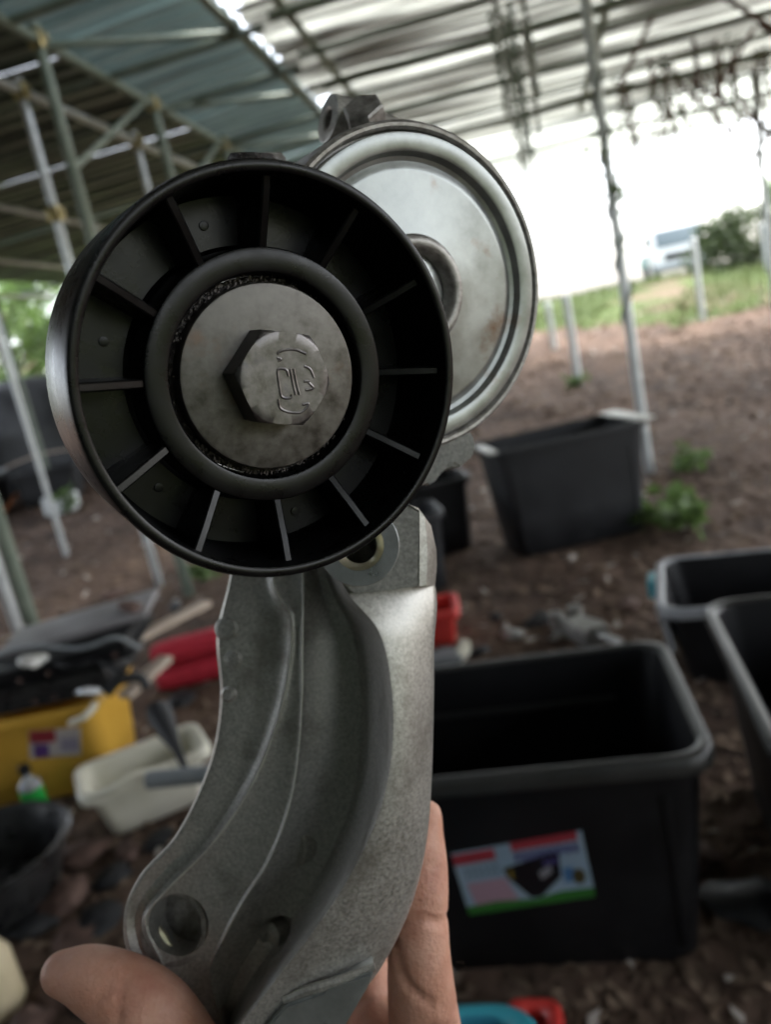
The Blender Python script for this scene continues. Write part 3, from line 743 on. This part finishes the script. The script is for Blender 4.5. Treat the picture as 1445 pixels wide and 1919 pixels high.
lab = flat_print(binA, LQ, [(0, 0), (1, 0), (1, 1), (0, 1)], mat('label_paper', (.36, .50, .62), (.46, .58, .68), 9, .4), 'label', binA, .0012)
lab['label'] = 'printed picture label with red headings and green strip'
def lp(poly, n, c, off=.0018): return flat_print(binA, LQ, poly, ink(n, c), 'print', lab, off)
lp([(.0, .03), (.33, .03), (.33, .2), (.0, .2)], 'red', (.48, .06, .08))
lp([(.46, .0), (.96, .0), (.96, .13), (.46, .13)], 'red', None)
lp([(.05, .5), (.36, .5), (.42, .88), (.08, .88)], 'pink', (.55, .36, .44))
lp([(0, .87), (.25, .84), (.55, .90), (.75, .84), (1, .86), (1, 1), (0, 1)], 'green', (.05, .22, .04))
lp([(.36, .36), (.72, .25), (.8, .27), (.78, .62), (.6, .88), (.52, .88), (.38, .52)], 'tub', (.012, .012, .015))
lp([(.385, .40), (.43, .40), (.43, .55), (.40, .55)], 'gold', (.25, .18, .03), .0023)
lp([(.62, .5), (.72, .42), (.72, .54), (.63, .62)], 'grey', (.35, .35, .38), .0023)
lp([(.80, .5), (.88, .5), (.88, .72), (.8, .72)], 'sky', (.10, .25, .50))
a = [R(k * 30) for k in range(12)]
lp([(.91 + .05 * math.cos(q), .66 + .12 * math.sin(q)) for q in a], 'brown', (.10, .08, .03), .0021)
for k in range(9): lp([(.47 + k * .055, .16), (.508 + k * .055, .16), (.508 + k * .055, .3 if k % 3 else .27), (.47 + k * .055, .3)], 'navy', (.10, .09, .28))
for k in range(3): lp([(.67 + k * .04, .33), (.70 + k * .04, .33), (.70 + k * .04, .42), (.67 + k * .04, .42)], 'navy', None, .0026)
for j in range(2):
    for k in range(6): lp([(.06 + k * .048, .26 + j * .1), (.092 + k * .048, .26 + j * .1), (.092 + k * .048, .32 + j * .1), (.06 + k * .048, .32 + j * .1)], 'slate', (.22, .30, .38))

binB = make_bin('storage_bin', 'tall charcoal bin standing against the tall metal post', 'bin', 1.022, 4.261, .069, .864, .526, .612, M_greyp, M_greyp)
o = mobj('worn_lip', box(.10, .54, .012, bev=.005), mat('worn_plastic', (.42, .42, .38), (.6, .6, .55), 8, .5), binB); o.location = (.415, 0, .618)
o = mobj('worn_lip', box(.05, .3, .012, bev=.005), MATS['worn_plastic'], binB); o.location = (-.43, -.12, .618)
binC = make_bin('storage_bin', 'low black bin with a faded grey end and cyan handle', 'bin', 1.268, 2.465, -.379, .774, .54, .30, M_blackp, M_faded, ribs=False)
bm = lathe([(0, -.012), (.03, -.012), (.034, 0), (.03, .012), (0, .012)], 16)
o = mobj('handle', box(.05, .12, .07, bev=.012), M_cyan, binC); o.location = (-.41, .17, .23)
o = mobj('faded_end', box(.02, .46, .17, bev=.008), M_faded, binC); o.location = (-.376, 0, .215); o.rotation_euler = (0, R(-10), 0)
pD = at_z(1335, 1165, .5); qD = at_z(1450, 1400, .5)
dirD = (pD - qD).normalized(); rzD = math.atan2(dirD.y, dirD.x) - R(90)
cD = qD + dirD * .33 + Vector((math.cos(rzD), math.sin(rzD), 0)) * .27
binD = make_bin('storage_bin', 'deep black bin beside the bin with the picture label', 'bin', cD.x, cD.y, rzD, .54, .72, .5, M_blackp, M_rimg, ribs=False)
g = gnd(845, 1112); make_bin('storage_bin', 'charcoal bin behind the red crate', 'bin', g.x - .24, g.y + .22, .08, .56, .40, .42, M_greyp, M_greyp, ribs=False)
g = gnd(900, 1035); make_bin('storage_bin', 'black bin half hidden between two charcoal bins', 'bin', g.x - .26, g.y + .24, .1, .56, .42, .46, M_blackp, M_blackp, ribs=False)
# red crate
g = gnd(845, 1208); crt = make_bin('crate', 'small red plastic crate lying on the earth', 'crate', g.x - .10, g.y + .10, -.1, .34, .24, .17, M_red, M_red, r=.02, lip=.012, ribs=False)
# turquoise basket and red box low down by the hand
g = at_z(915, 1985, .16); bk = make_bin('basket', 'turquoise plastic basket on the dark floor', 'basket', g.x - .02, g.y + .02, -.2, .21, .17, .16, M_blue, M_cyan, r=.06, lip=.02, ribs=False)
g = gnd(1012, 2030); make_bin('crate', 'flat red tray beside the turquoise basket', 'tray', g.x, g.y + .02, -.25, .10, .2, .06, M_red, M_red, r=.015, lip=.01, ribs=False)

# cast metal engine part between the bins
g = gnd(1115, 1205); ep = thing('engine_part', 'grey cast engine part with two round lugs on the earth', 'engine part', g, rz=.3)
bm = prism([(-.05, -.03), (.05, -.04), (.07, .02), (.045, .16), (-.045, .17), (-.065, .03)], 0, .07, bev=.01); mobj('casting', bm, M_steel, ep)
for sx in (-1, 1):
    o = mobj('lug', lathe([(.014, -.03), (.032, -.03), (.032, .03), (.014, .03)], 20, close=True), M_steel, ep); o.location = (sx * .045, .19, .06)
o = mobj('shaft', tube([(0, -.05, .05), (.02, -.16, .04)], .016, 12), M_steel, ep)
g = gnd(868, 1232); wp = tag(mobj('plastic_clip', prism([(-.02, -.06), (.02, -.05), (.028, .03), (.01, .06), (-.02, .05)], 0, .05, bev=.006), M_white), 'small white plastic piece lying by the red crate', 'plastic piece'); wp.location = g; wp.rotation_euler = (.3, .2, -.5)
g = gnd(832, 1242); wp = tag(mobj('metal_cover', prism([(-.09, -.05), (.07, -.06), (.1, .03), (.03, .07), (-.09, .05)], 0, .04, bev=.012), M_pipe), 'grey metal cover lying flat beside the white piece', 'cover'); wp.location = g

# ---- yellow tub with trays stacked on top
g = gnd(225, 1482); YX, YY = g.x - .29, g.y + .20
yt = make_bin('tub', 'yellow plastic tub with a red and white sticker', 'tub', YX, YY, -.02, .62, .42, .34, M_yellow, M_yellow, taper=.88, ribs=False)
def yquad(px, py): return bin_front(yt, px, py, .62, .42, .34, .88, .0015)
def sticker(px0, py0, px1, py1, m, name, off):
    def f_(x, y): return bin_front(yt, x, y, .62, .42, .34, .88, off)
    bm = bmesh.new(); bm.faces.new([bm.verts.new(f_(x, y)) for x, y in ((px0, py0), (px1, py0 - .08 * (px1 - px0)), (px1 + 2, py1 - .08 * (px1 - px0)), (px0 + 2, py1))])
    bmesh.ops.solidify(bm, geom=bm.faces[:], thickness=.0003); return mobj(name, bm, m, yt, 0)
sticker(52, 1370, 150, 1422, ink('white', (.68, .64, .64)), 'sticker', .0012)
sticker(53, 1371, 102, 1394, ink('red', None), 'sticker_print', .002); sticker(62, 1396, 90, 1421, ink('purple', (.18, .08, .32)), 'sticker_print', .002); sticker(112, 1385, 145, 1408, ink('lilac', (.45, .40, .52)), 'sticker_print', .002)
hp = [(.22, -.235, .30), (.245, -.27, .315), (.30, -.29, .335), (.325, -.26, .35), (.31, -.225, .345)]
mobj('handle', tube(cr(hp, 6), .011, 8), M_white, yt)
def tray(name, label, px, py, z, w_, d_, h, m, rz, tilt, studs=0, cat='tray'):
    p = at_z(px, py, z); t = thing(name, label, cat, p, rot=(tilt[0], tilt[1], rz))
    o = mobj('shell', box(w_, d_, h, bev=.012), m, t)
    mobj('flange', box(w_ + .04, d_ + .04, .012, (0, 0, -h * .38), bev=.003), m, t)
    if studs:
        me0 = None
        for k in range(studs):
            x = -w_ / 2 + w_ * (k + .5) / studs
            for s_ in (-1, 1):
                if me0 is not None and random.random() < .3: continue
                if me0 is None:
                    o = mobj('stud', lathe([(0, -.01), (.006, -.01), (.008, .004), (.005, .009), (0, .01)], 10), M_rust, t); me0 = o.data
                else: o = link(bpy.data.objects.new('stud', me0), t)
                o.location = (x + random.gauss(0, .012), s_ * (d_ / 2 + .008), -h * .38 + .01)
    return t
tray('engine_cover', 'black studded metal cover stacked on the yellow tub', 95, 1262, .40, .56, .34, .08, mat('glossy_black', (.010, .010, .011), (.03, .03, .03), 20, .3, rvar=.1), -.05, (R(3), R(-2)), 7, 'cover')
tray('engine_cover', 'second black cover lying above the studded one', 120, 1215, .49, .54, .32, .06, M_blackp, .02, (R(4), R(-3)), 5, 'cover')
p = at_z(150, 1168, .54)
sl_ = tag(mobj('grey_panel', box(.56, .26, .022, bev=.008), mat('grey_panel', (.15, .14, .145), (.24, .23, .235), 6, .5)), 'mauve grey flat panel on top of the cover stack', 'panel'); sl_.location = p; sl_.rotation_euler = (R(4), R(-4), .04)
def board(label, pxa, za, pxb, zb, w_, th2):
    a, b = at_z(*pxa, za), at_z(*pxb, zb); L = (b - a).length
    o = tag(mobj('board', box(L, w_, th2, bev=.003), M_wood), label, 'board'); o.location = (a + b) / 2
    x = (b - a).normalized(); o.rotation_euler = x.to_track_quat('X', 'Z').to_euler(); return o
board('pale wooden board jutting past the grey panel', (238, 1205), .47, (388, 1130), .47, .06, .022)
board('short pale wooden board leaning below the longer one', (232, 1305), .36, (312, 1232), .40, .06, .022)
board('pale thin strip lying behind the cover stack', (0, 1200), .5, (90, 1172), .5, .035, .015)
for i, (lb, pts, r, m) in enumerate((('black rubber hose looped over the studded cover', [(20, 1255, .47), (70, 1235, .50), (130, 1248, .48), (185, 1240, .47), (225, 1262, .44)], .013, M_blackp),
        ('thin grey cable trailing across the black covers', [(0, 1225, .53), (60, 1210, .55), (150, 1215, .54), (215, 1195, .55), (262, 1215, .48)], .006, M_pipe),
        ('short rubber elbow hose on the edge of the covers', [(200, 1300, .40), (225, 1275, .43), (262, 1270, .42), (275, 1290, .38)], .016, M_greyp))):
    P = [at_z(*p) for p in pts]; o = tag(mobj('hose', tube(cr([tuple(p - P[0]) for p in P], 6), r, 10), m), lb, 'hose'); o.location = P[0]
# red padded cloth
g = gnd(352, 1296); rc = thing('folded_cloth', 'folded crimson ribbed cloth on the earth behind the yellow tub', 'cloth', g + Vector((.05, .1, 0)), rz=.12)
for k in range(2):
    loops = []
    for i in range(17):
        x = -.19 + .38 * i / 16; e = 1 - .25 * abs(i / 8 - 1) ** 4; loop = []
        for j in range(20):
            a_ = 2 * math.pi * j / 20; rr_ = 1 + .05 * math.sin(i * 2.6 + j)
            loop.append(Vector((x, .085 * e * math.cos(a_) * rr_ + .02 * k, .058 * e * rr_ * (abs(math.sin(a_)) ** .8 * (1 if math.sin(a_) > 0 else -1)) + .055 + k * .105)))
        loops.append(loop)
    mobj('fold', loft(loops), M_redcloth, rc, 80)
# cream tub
wt = None
g = gnd(255, 1562); wt = make_bin('tub', 'cream plastic tub with a looped rim handle, full of oddments', 'tub', g.x + .03, g.y + .13, .42, .40, .24, .19, M_white, M_white, taper=.78, r=.035, lip=.03, ribs=False)
mobj('rim_handle', tube(cr([(-.16, -.125, .185), (-.10, -.15, .20), (-.04, -.155, .215), (.02, -.15, .2), (.06, -.125, .185)], 6), .012, 8), M_white, wt)
a, b = at_z(278, 1462, .22), at_z(395, 1450, .22)
pp = tag(mobj('pipe', tube([(0, 0, 0), b - a], .026, 16), M_pipe), 'grey pipe lying across the cream tub', 'pipe'); pp.location = a
a, b = at_z(345, 1432, .20), at_z(293, 1330, .30)
fn = thing('funnel', 'black tapered funnel standing in the cream tub', 'funnel', a)
mobj('cone', tube([Vector((0, 0, -.02)), (b - a) * .3, (b - a) * .62, (b - a) * .85, b - a], [.010, .016, .034, .044, .038], 18), M_greyp, fn)
# bottle
g = gnd(78, 1540); bt = thing('bottle', 'small clear bottle of green liquid before the yellow tub', 'bottle', g)
M_clear = mat('clear_plastic', (.70, .74, .74), rough=.12); MATS['clear_plastic'].node_tree.nodes['Principled BSDF'].inputs['Transmission Weight'].default_value = .6
mobj('shell', lathe([(.0375, .125), (.039, .126), (.037, .138), (.030, .15), (.014, .165), (.014, .18), (0, .18)], 24), M_clear, bt, 40)
mobj('liquid', lathe([(0, .0), (.036, .0), (.039, .008), (.039, .125), (0, .125)], 24), mat('green_liquid', (.03, .42, .07), (.04, .5, .1), 5, .2), bt)
mobj('cap', lathe([(0, .178), (.019, .178), (.019, .205), (.015, .21), (0, .21)], 20), M_blackp, bt)
# round basin, canister
g = gnd(60, 1712); bs = thing('basin', 'round glossy black basin on the littered floor', 'basin', (g.x - .12, g.y + .06, g.z))
mobj('bowl', lathe([(0, 0), (.16, 0), (.175, .02), (.225, .16), (.24, .165), (.245, .172), (.238, .178), (.22, .172), (.165, .022), (0, .016)], 48), mat('glossy_black', None), bs, 40)
g = gnd(15, 1900); cn = thing('canister', 'cream plastic canister at the edge of the litter', 'canister', (g.x - .03, g.y + .02, g.z))
mobj('body', lathe([(0, 0), (.058, 0), (.064, .01), (.062, .13), (.045, .165), (.022, .175), (.022, .19), (0, .19)], 28), M_wood if False else mat('cream_can', (.50, .42, .26), (.62, .53, .36), 9, .45), cn, 40)
mobj('cap', lathe([(0, .186), (.027, .186), (.027, .21), (0, .212)], 20), M_white, cn)

# ---- scrap lumps on the floor
def lump(r):
    bm = bmesh.new(); bmesh.ops.create_icosphere(bm, subdivisions=2, radius=r)
    s_ = random.random() * 50; q = (random.uniform(.8, 1.6), random.uniform(.6, 1.2), random.uniform(.35, .7))
    for v in bm.verts:
        n_ = .45 * noise.noise(v.co * (1.6 / r) + Vector((s_, 0, 0)))
        v.co = Vector((v.co.x * q[0], v.co.y * q[1], v.co.z * q[2])) * (1 + n_)
    return bm
scr = [(150, 1610, .06), (215, 1650, .05), (120, 1690, .07), (185, 1730, .06), (240, 1600, .04), (60, 1745, .06), (140, 1760, .05), (330, 1500, .05), (360, 1550, .04), (300, 1580, .05), (110, 1860, .05), (170, 1880, .05), (60, 1930, .05),
       (900, 1225, .04), (960, 1195, .05), (1010, 1170, .06), (1060, 1190, .05), (930, 1160, .03), (1180, 1140, .05), (340, 1320, .06), (210, 1120, .07), (330, 1140, .06), (1320, 1620, .06), (1400, 1700, .07)]
for i, (x, y, r) in enumerate(scr):
    g = gnd(x, y); o = mobj('scrap_part', lump(r), M_steel if i in (14, 16) else (M_rust, M_greyp)[i % 2], None, 40)
    o.location = g + Vector((0, 0, r * .2)); o.rotation_euler = (0, 0, random.random() * 6)
    where = 'between the round basin and the cream tub' if i < 5 else 'beside the cream canister' if i in (5, 6, 10, 11, 12) else 'under the grey pipe by the cream tub' if i < 10 else \
        'on the earth between the red crate and the engine part' if i < 18 else 'beside the bin with the cyan handle' if i == 18 else 'behind the yellow tub' if i < 22 else 'beside the bin with the picture label'
    tag(o, ('grey steel' if i in (14, 16) else ('rusty', 'charcoal')[i % 2]) + ' scrap lump ' + where, 'scrap', 'scrap lumps on the floor')
for i, (x, y, z, lb) in enumerate(((165, 1296, .43, 'shiny crumpled foil scrap on the studded cover'), (60, 1238, .535, 'small dull metal bracket lying on the black covers'), (250, 1140, .56, 'loose dark metal plate at the far edge of the grey panel'))):
    o = tag(mobj('metal_scrap', lump(.03 + .008 * i), (M_mach, M_steel, M_rust)[i], None, 25), lb, 'scrap'); o.location = at_z(x, y, z); o.rotation_euler = (.3 * i, .2, i)
# far left heap
g = gnd(35, 900, 9); 
for k, (dx, dy, w_, d_, h, m, lb) in enumerate(((-.9, .4, 1.0, .6, .55, M_blackp, 'large black tub in the heap under the trees'), (.1, .6, .8, .5, .42, M_greyp, 'grey tub in the heap under the trees'), (-1.6, .9, 1.0, .7, 1.0, M_blackp, 'tall black tub at the back of the heap'))):
    make_bin('tub', lb, 'tub', g.x + dx, g.y + dy, .1, w_, d_, h, m, M_pipe if k == 0 else m, ribs=False)
th_ = thing('covered_heap', 'dark tarpaulin covered heap behind the tubs', 'heap', (g.x - .7, g.y + 2.2, terrain(g.x - .7, g.y + 2.2) - .1))
bm = bmesh.new(); bmesh.ops.create_icosphere(bm, subdivisions=4, radius=1)
for v in bm.verts:
    n_ = 1 + .22 * noise.noise(v.co * 1.7) + .10 * noise.noise(v.co * 5) + .05 * noise.noise(v.co * 11)
    v.co = Vector((v.co.x * 2.4 * n_, v.co.y * 1.0 * n_, max(-.05, v.co.z * 1.45 * n_)))
mobj('tarpaulin', bm, mat('tarp', (.012, .013, .013), (.035, .036, .035), 4, .55), th_, 50)
mobj('rope', tube([Vector((2.3 * math.sin(a_) * .95, -1.0 * abs(math.cos(a_ * .5)) - .12, .35 + .1 * math.sin(a_ * 5))) for a_ in [-1.4 + .1 * k for k in range(29)]], .015, 6), M_wood, th_)
g2 = gnd(96, 905, 9); pb = thing('carton', 'pale carton on the ground before the heap', 'carton', g2 + Vector((0, .1, .0)), rz=.1)
o = mobj('body', box(.36, .26, .2, (0, 0, .12), bev=.006), mat('pale_card', (.50, .53, .53), (.6, .62, .62), 6, .7), pb); o = mobj('flap', box(.34, .12, .008, (0, -.08, .228), bev=.002), MATS['pale_card'], pb)
hs2 = tag(mobj('hose', tube(cr([(0, 0, .02), (.08, .1, .12), (.2, .2, .22), (.35, .2, .1), (.5, .25, .02)], 6), .022, 8), mat('orange_hose', (.42, .12, .03), (.5, .16, .05), 5, .5)), 'short orange hose lying at the foot of the heap', 'hose'); hs2.location = gnd(5, 965)

# ---- short metal posts out on the earth
for i, (bx, by, ty, gi) in enumerate(((1086, 722, 562, 0), (1040, 655, 575, 1), (1318, 602, 455, 2), (1440, 510, 425, 3))):
    g = gnd(bx, by); dep = (g - EYE).dot(F); h = (by - ty) / FPX * dep * 1.0
    lb = ('short galvanised post on bare earth behind the charcoal bin', 'thin short post beside the earth bank', 'galvanised post at the foot of the grass bank', 'galvanised post before the dark hedge')[i]
    o = thing('metal_post', lb, 'post', g)
    mobj('shaft', tube([(0, 0, -.2), (0, 0, h)], .045 if i else .05, 12), M_galv, o)
    mobj('cap', lathe([(0, h), (.055, h), (.055, h + .02), (.03, h + .035), (0, h + .036)], 14), M_galv, o)
# ---- plants
def plant(label, p, h, spread, nst, leaf, m=M_leaf, lpn=9, name='plant', group=None):
    t = thing(name, label, 'plant', p, group=group); bs_ = bmesh.new(); bl = bmesh.new()
    for k in range(nst):
        a_ = random.uniform(0, 6.28); e = Vector((math.cos(a_), math.sin(a_), 0)) * spread * random.uniform(.4, 1); hh = h * random.uniform(.6, 1)
        pts = cr([(0, 0, -.02), tuple(e * .35 + Vector((0, 0, hh * .6))), tuple(e + Vector((0, 0, hh)))], 4); tube(pts, .005, 5, bs_)
        for j in range(lpn):
            q = pts[2 + int((len(pts) - 3) * random.random() ** .6)]; leaf_bm(bl, q + Vector((random.gauss(0, .03), random.gauss(0, .03), random.gauss(0, .02))), leaf)
    mobj('stem', bs_, M_leafd, t); me = bpy.data.meshes.new('foliage'); bl.to_mesh(me); bl.free(); mobj('foliage', me, m, t, 0)
    return t
plant('leafy green weed beside the charcoal bin', gnd(1268, 985), .15, .34, 13, .10)
plant('small weed growing before the pale carton', gnd(118, 925, 9), .3, .15, 7, .09)
plant('small weed at the edge of the bare earth', gnd(380, 1090), .12, .12, 6, .06)
plant('weed at the foot of the short post', gnd(1082, 725), .16, .2, 6, .08)
plant('low weed on the earth behind the charcoal bin', gnd(1290, 880), .12, .25, 6, .08)
# vine wound round the tall post
vt = thing('vine', 'thin green vine climbing the tall metal post', 'vine', (pn.x, pn.y, pn.z))
vb = bmesh.new(); pts = []
for k in range(60):
    z = .95 + k * .03; pts.append((.045 * math.cos(k * .55), .045 * math.sin(k * .55), z))
tube(pts, .009, 6, vb); mobj('stem', vb, M_leafd, vt)
bl = bmesh.new()
for k in range(45):
    z = 1.85 + abs(random.gauss(0, .15)); leaf_bm(bl, Vector((random.gauss(0, .06), random.gauss(0, .06), z)), .07)
for k in range(14): leaf_bm(bl, Vector((random.gauss(0, .03), random.gauss(0, .03), random.uniform(1.2, 1.8))), .05)
me = bpy.data.meshes.new('foliage'); bl.to_mesh(me); bl.free(); mobj('foliage', me, M_leaf, vt, 0)

# hanging bead chains and creepers under the roof
def chain(px, depth, ybot, lab_, beads=True):
    top = None
    p = at(px, 60, depth); L0 = at(px + (ybot - 60) * .16, ybot, depth); z1 = RZ - .3; z0 = L0.z
    t = thing('hanging_chain', lab_, 'chain', (p.x, p.y, z1), group='strings hanging from the shed roof')
    n_ = int((z1 - z0) / .055); bm = tube([(0, 0, 0), (.01, 0, -(z1 - z0) / 2), (0, 0, -(z1 - z0))], .011, 5)
    mobj('cord', bm, M_tubeg, t); bm = bmesh.new()
    for k in range(n_):
        M = Matrix.Translation((random.gauss(0, .006), 0, -k * .055 - .03)) @ Matrix.Rotation(R(90), 4, 'X') @ Matrix.Rotation(random.random() * 1.2, 4, 'Y')
        lathe([(.014, -.006), (.026, -.006), (.026, .006), (.014, .006)], 8, bm, M, close=True)
    o = mobj('link', bm, M_steel if random.random() < .6 else M_tubeg, t); o['kind'] = 'stuff'
for px, dp, yb in ((925, 5.0, 210), (938, 4.8, 330), (950, 5.1, 350), (962, 4.9, 300), (982, 5.2, 250), (990, 4.8, 180)):
    chain(px, dp, yb, 'thin chain with small links hanging from the shed roof')
def creeper(px, py, depth, n_, sp, ln, lab_):
    p = at(px, py, depth); top = Vector((p.x, p.y, RZ - .28)); t = thing('creeper', lab_, 'creeper', top, group='creepers hanging under the far roof')
    dz = top.z - p.z
    bs_ = bmesh.new(); bl = bmesh.new()
    for k in range(n_):
        x = random.gauss(0, sp); l_ = dz + random.uniform(-.3, ln); pts = cr([(x * .5, 0, 0), (x, random.gauss(0, .1), -l_ * .5), (x * 1.2 + random.gauss(0, .1), random.gauss(0, .1), -l_)], 5)
        tube(pts, .011, 4, bs_)
        for q in pts:
            for j in range(1): leaf_bm(bl, q + Vector((random.gauss(0, .05), random.gauss(0, .05), random.gauss(0, .05))), .06)
    mobj('stem', bs_, M_bark, t); me = bpy.data.meshes.new('foliage'); bl.to_mesh(me); bl.free(); mobj('foliage', me, M_leafd, t, 0)
for px, py, dp in ((1185, 300, 7.6), (1275, 270, 7.2), (1330, 250, 7.8), (1390, 230, 7.0), (1440, 280, 7.4), (1265, 330, 8.6)):
    creeper(px, py, dp, 5, .12, .25, 'dry creeper strands hanging under the far roof edge')

# ---- truck on the rise beyond
tp = EYE + ray(1272, 520) * 27; tp.z = terrain(tp.x, tp.y)
M_tw = mat('truck_paint', (.55, .56, .56), (.62, .63, .63), 2, .35); M_gl = mat('dark_glass', (.10, .13, .14), rough=.08)
tr = thing('truck', 'small white truck parked beyond the grass bank', 'truck', tp, rz=-.25)
cabp = [(-.9, .35), (-.9, 1.05), (-.55, 1.75), (.55, 1.78), (.6, .35)]
bm = bmesh.new(); prism([(y, z) for y, z in cabp], -.85, .85, bm, bev=.05, M=Matrix(((0, 0, 1, 0), (1, 0, 0, 0), (0, 1, 0, 0), (0, 0, 0, 1)))); mobj('cab', bm, M_tw, tr)
o = mobj('windscreen', box(1.4, .02, .62, bev=.008), M_gl, tr); o.location = (0, -.745, 1.40); o.rotation_euler = (R(-26), 0, 0)
mobj('grille', box(1.0, .04, .22, (0, -.91, .78), bev=.01), M_blackp, tr)
mobj('bumper', box(1.75, .12, .2, (0, -.93, .45), bev=.03), M_pipe, tr)
for s_ in (-1, 1):
    o = mobj('headlight', lathe([(0, -.03), (.1, -.03), (.1, .02), (0, .04)], 20), mat('lamp_glass', (.75, .75, .72), rough=.15), tr); o.location = (s_ * .65, -.9, .8); o.rotation_euler = (R(90), 0, 0)
    o = mobj('mirror', box(.16, .05, .24, (s_ * 1.0, -.6, 1.4), bev=.015), M_blackp, tr)
    for y in (-.45, 2.1):
        wh = mobj('wheel', lathe([(0, -.1), (.3, -.1), (.34, -.06), (.34, .06), (.3, .1), (0, .1)], 28), mat('tyre', (.02, .02, .02), rough=.8), tr); wh.location = (s_ * .78, y, .34); wh.rotation_euler = (0, R(90), 0)
        mobj('hub', lathe([(0, -.115), (.16, -.115), (.16, .115), (0, .115)], 20), M_steel, wh)
mobj('load_bed', box(1.75, 2.4, .45, (0, 1.95, .85), bev=.03), mat('teal_body', (.16, .26, .25), (.2, .3, .3), 3, .5), tr)
mobj('head_board', box(1.7, .06, .6, (0, .72, 1.45), bev=.02), MATS['teal_body'], tr)
# dark hedge on the right
hp_ = EYE + ray(1405, 500) * 17; 
for k in range(4):
    x, y = hp_.x - .3 + k * 1.1, hp_.y + random.uniform(-.2, .5); lb = ('dark hedge shrub beside the truck', 'dark hedge shrub second from the truck', 'dark hedge shrub third from the truck', 'dark hedge shrub farthest from the truck')[k]
    t = thing('shrub', lb, 'shrub', (x, y, terrain(x, y)), group='dark hedge on the bank')
    mobj('stem', tube([(0, 0, -.1), (.03, 0, .4), (-.02, .02, .8)], [.05, .035, .01], 7), M_bark, t)
    foliage(2600, [((random.gauss(0, .35), random.gauss(0, .3), random.uniform(.15, 1.0 + .25 * k)), random.uniform(.35, .55)) for q in range(9)], .11, M_leafd, 'foliage', t)
tree('young tree with light leaves behind the dark hedge', (hp_.x + 1.9, hp_.y + 1.2), 2.2, .8, n=900, low=.5, size=.12, group='small trees on the bank')

# ---- grass on the bank and chips on the earth
bm = bmesh.new()
for k in range(9000):
    y = random.uniform(12, 20); x = random.uniform(-9, 15)
    edge = 13.9 + 2.2 * noise.noise((x * .25, y * .25, 5)) - .12 * x
    if y < edge or noise.noise((x * .6, y * .6, 9)) < -.15: continue
    z = terrain(x, y); hgt = random.uniform(.06, .22)
    for j in range(3):
        a_ = random.uniform(0, 6.28); e = Vector((math.cos(a_), math.sin(a_), 0)); s_ = Vector((-e.y, e.x, 0)) * .012
        p = Vector((x + random.gauss(0, .05), y + random.gauss(0, .05), z - .01))
        v = [bm.verts.new(q) for q in (p - s_, p + s_, p + e * hgt * .5 + Vector((0, 0, hgt)))]; bm.faces.new(v)
me = bpy.data.meshes.new('grass'); bm.to_mesh(me); bm.free()
tag(mobj('grass', me, mat('grass_blade', (.035, .065, .014), (.10, .13, .04), .8, .7, trans=.3), None, 0), 'rough green grass along the earth bank', 'grass', kind='stuff')
bm = bmesh.new(); bm2 = bmesh.new()
for k in range(26000):
    y = 1.0 + 13 * random.random() ** 1.3; x = random.uniform(-.75, .75) * (y + 1.2)
    z = terrain(x, y); s_ = random.uniform(.008, .03) * (1 + y * .16)
    a_ = random.uniform(0, 6.28); e = Vector((math.cos(a_), math.sin(a_), random.gauss(0, .3))); f_ = Vector((-e.y, e.x, random.gauss(0, .3))) * random.uniform(.2, .5); c = Vector((x, y, z + .006))
    b_ = bm2 if random.random() < .07 else bm
    v = [b_.verts.new(c + q * s_) for q in (-e - f_ * .4, -f_, e, f_)]; b_.faces.new(v)
me = bpy.data.meshes.new('leaf_litter'); bm.to_mesh(me); bm.free()
tag(mobj('leaf_litter', me, M_litter, None, 0), 'brown leaf and wood litter over the bare earth', 'leaf litter', kind='stuff')
me = bpy.data.meshes.new('pale_chips'); bm2.to_mesh(me); bm2.free()
tag(mobj('pale_chips', me, mat('pale_chip', (.34, .30, .26), (.5, .46, .42), 5, .7), None, 0), 'pale dry chips strewn over the bare earth', 'chips', kind='stuff')
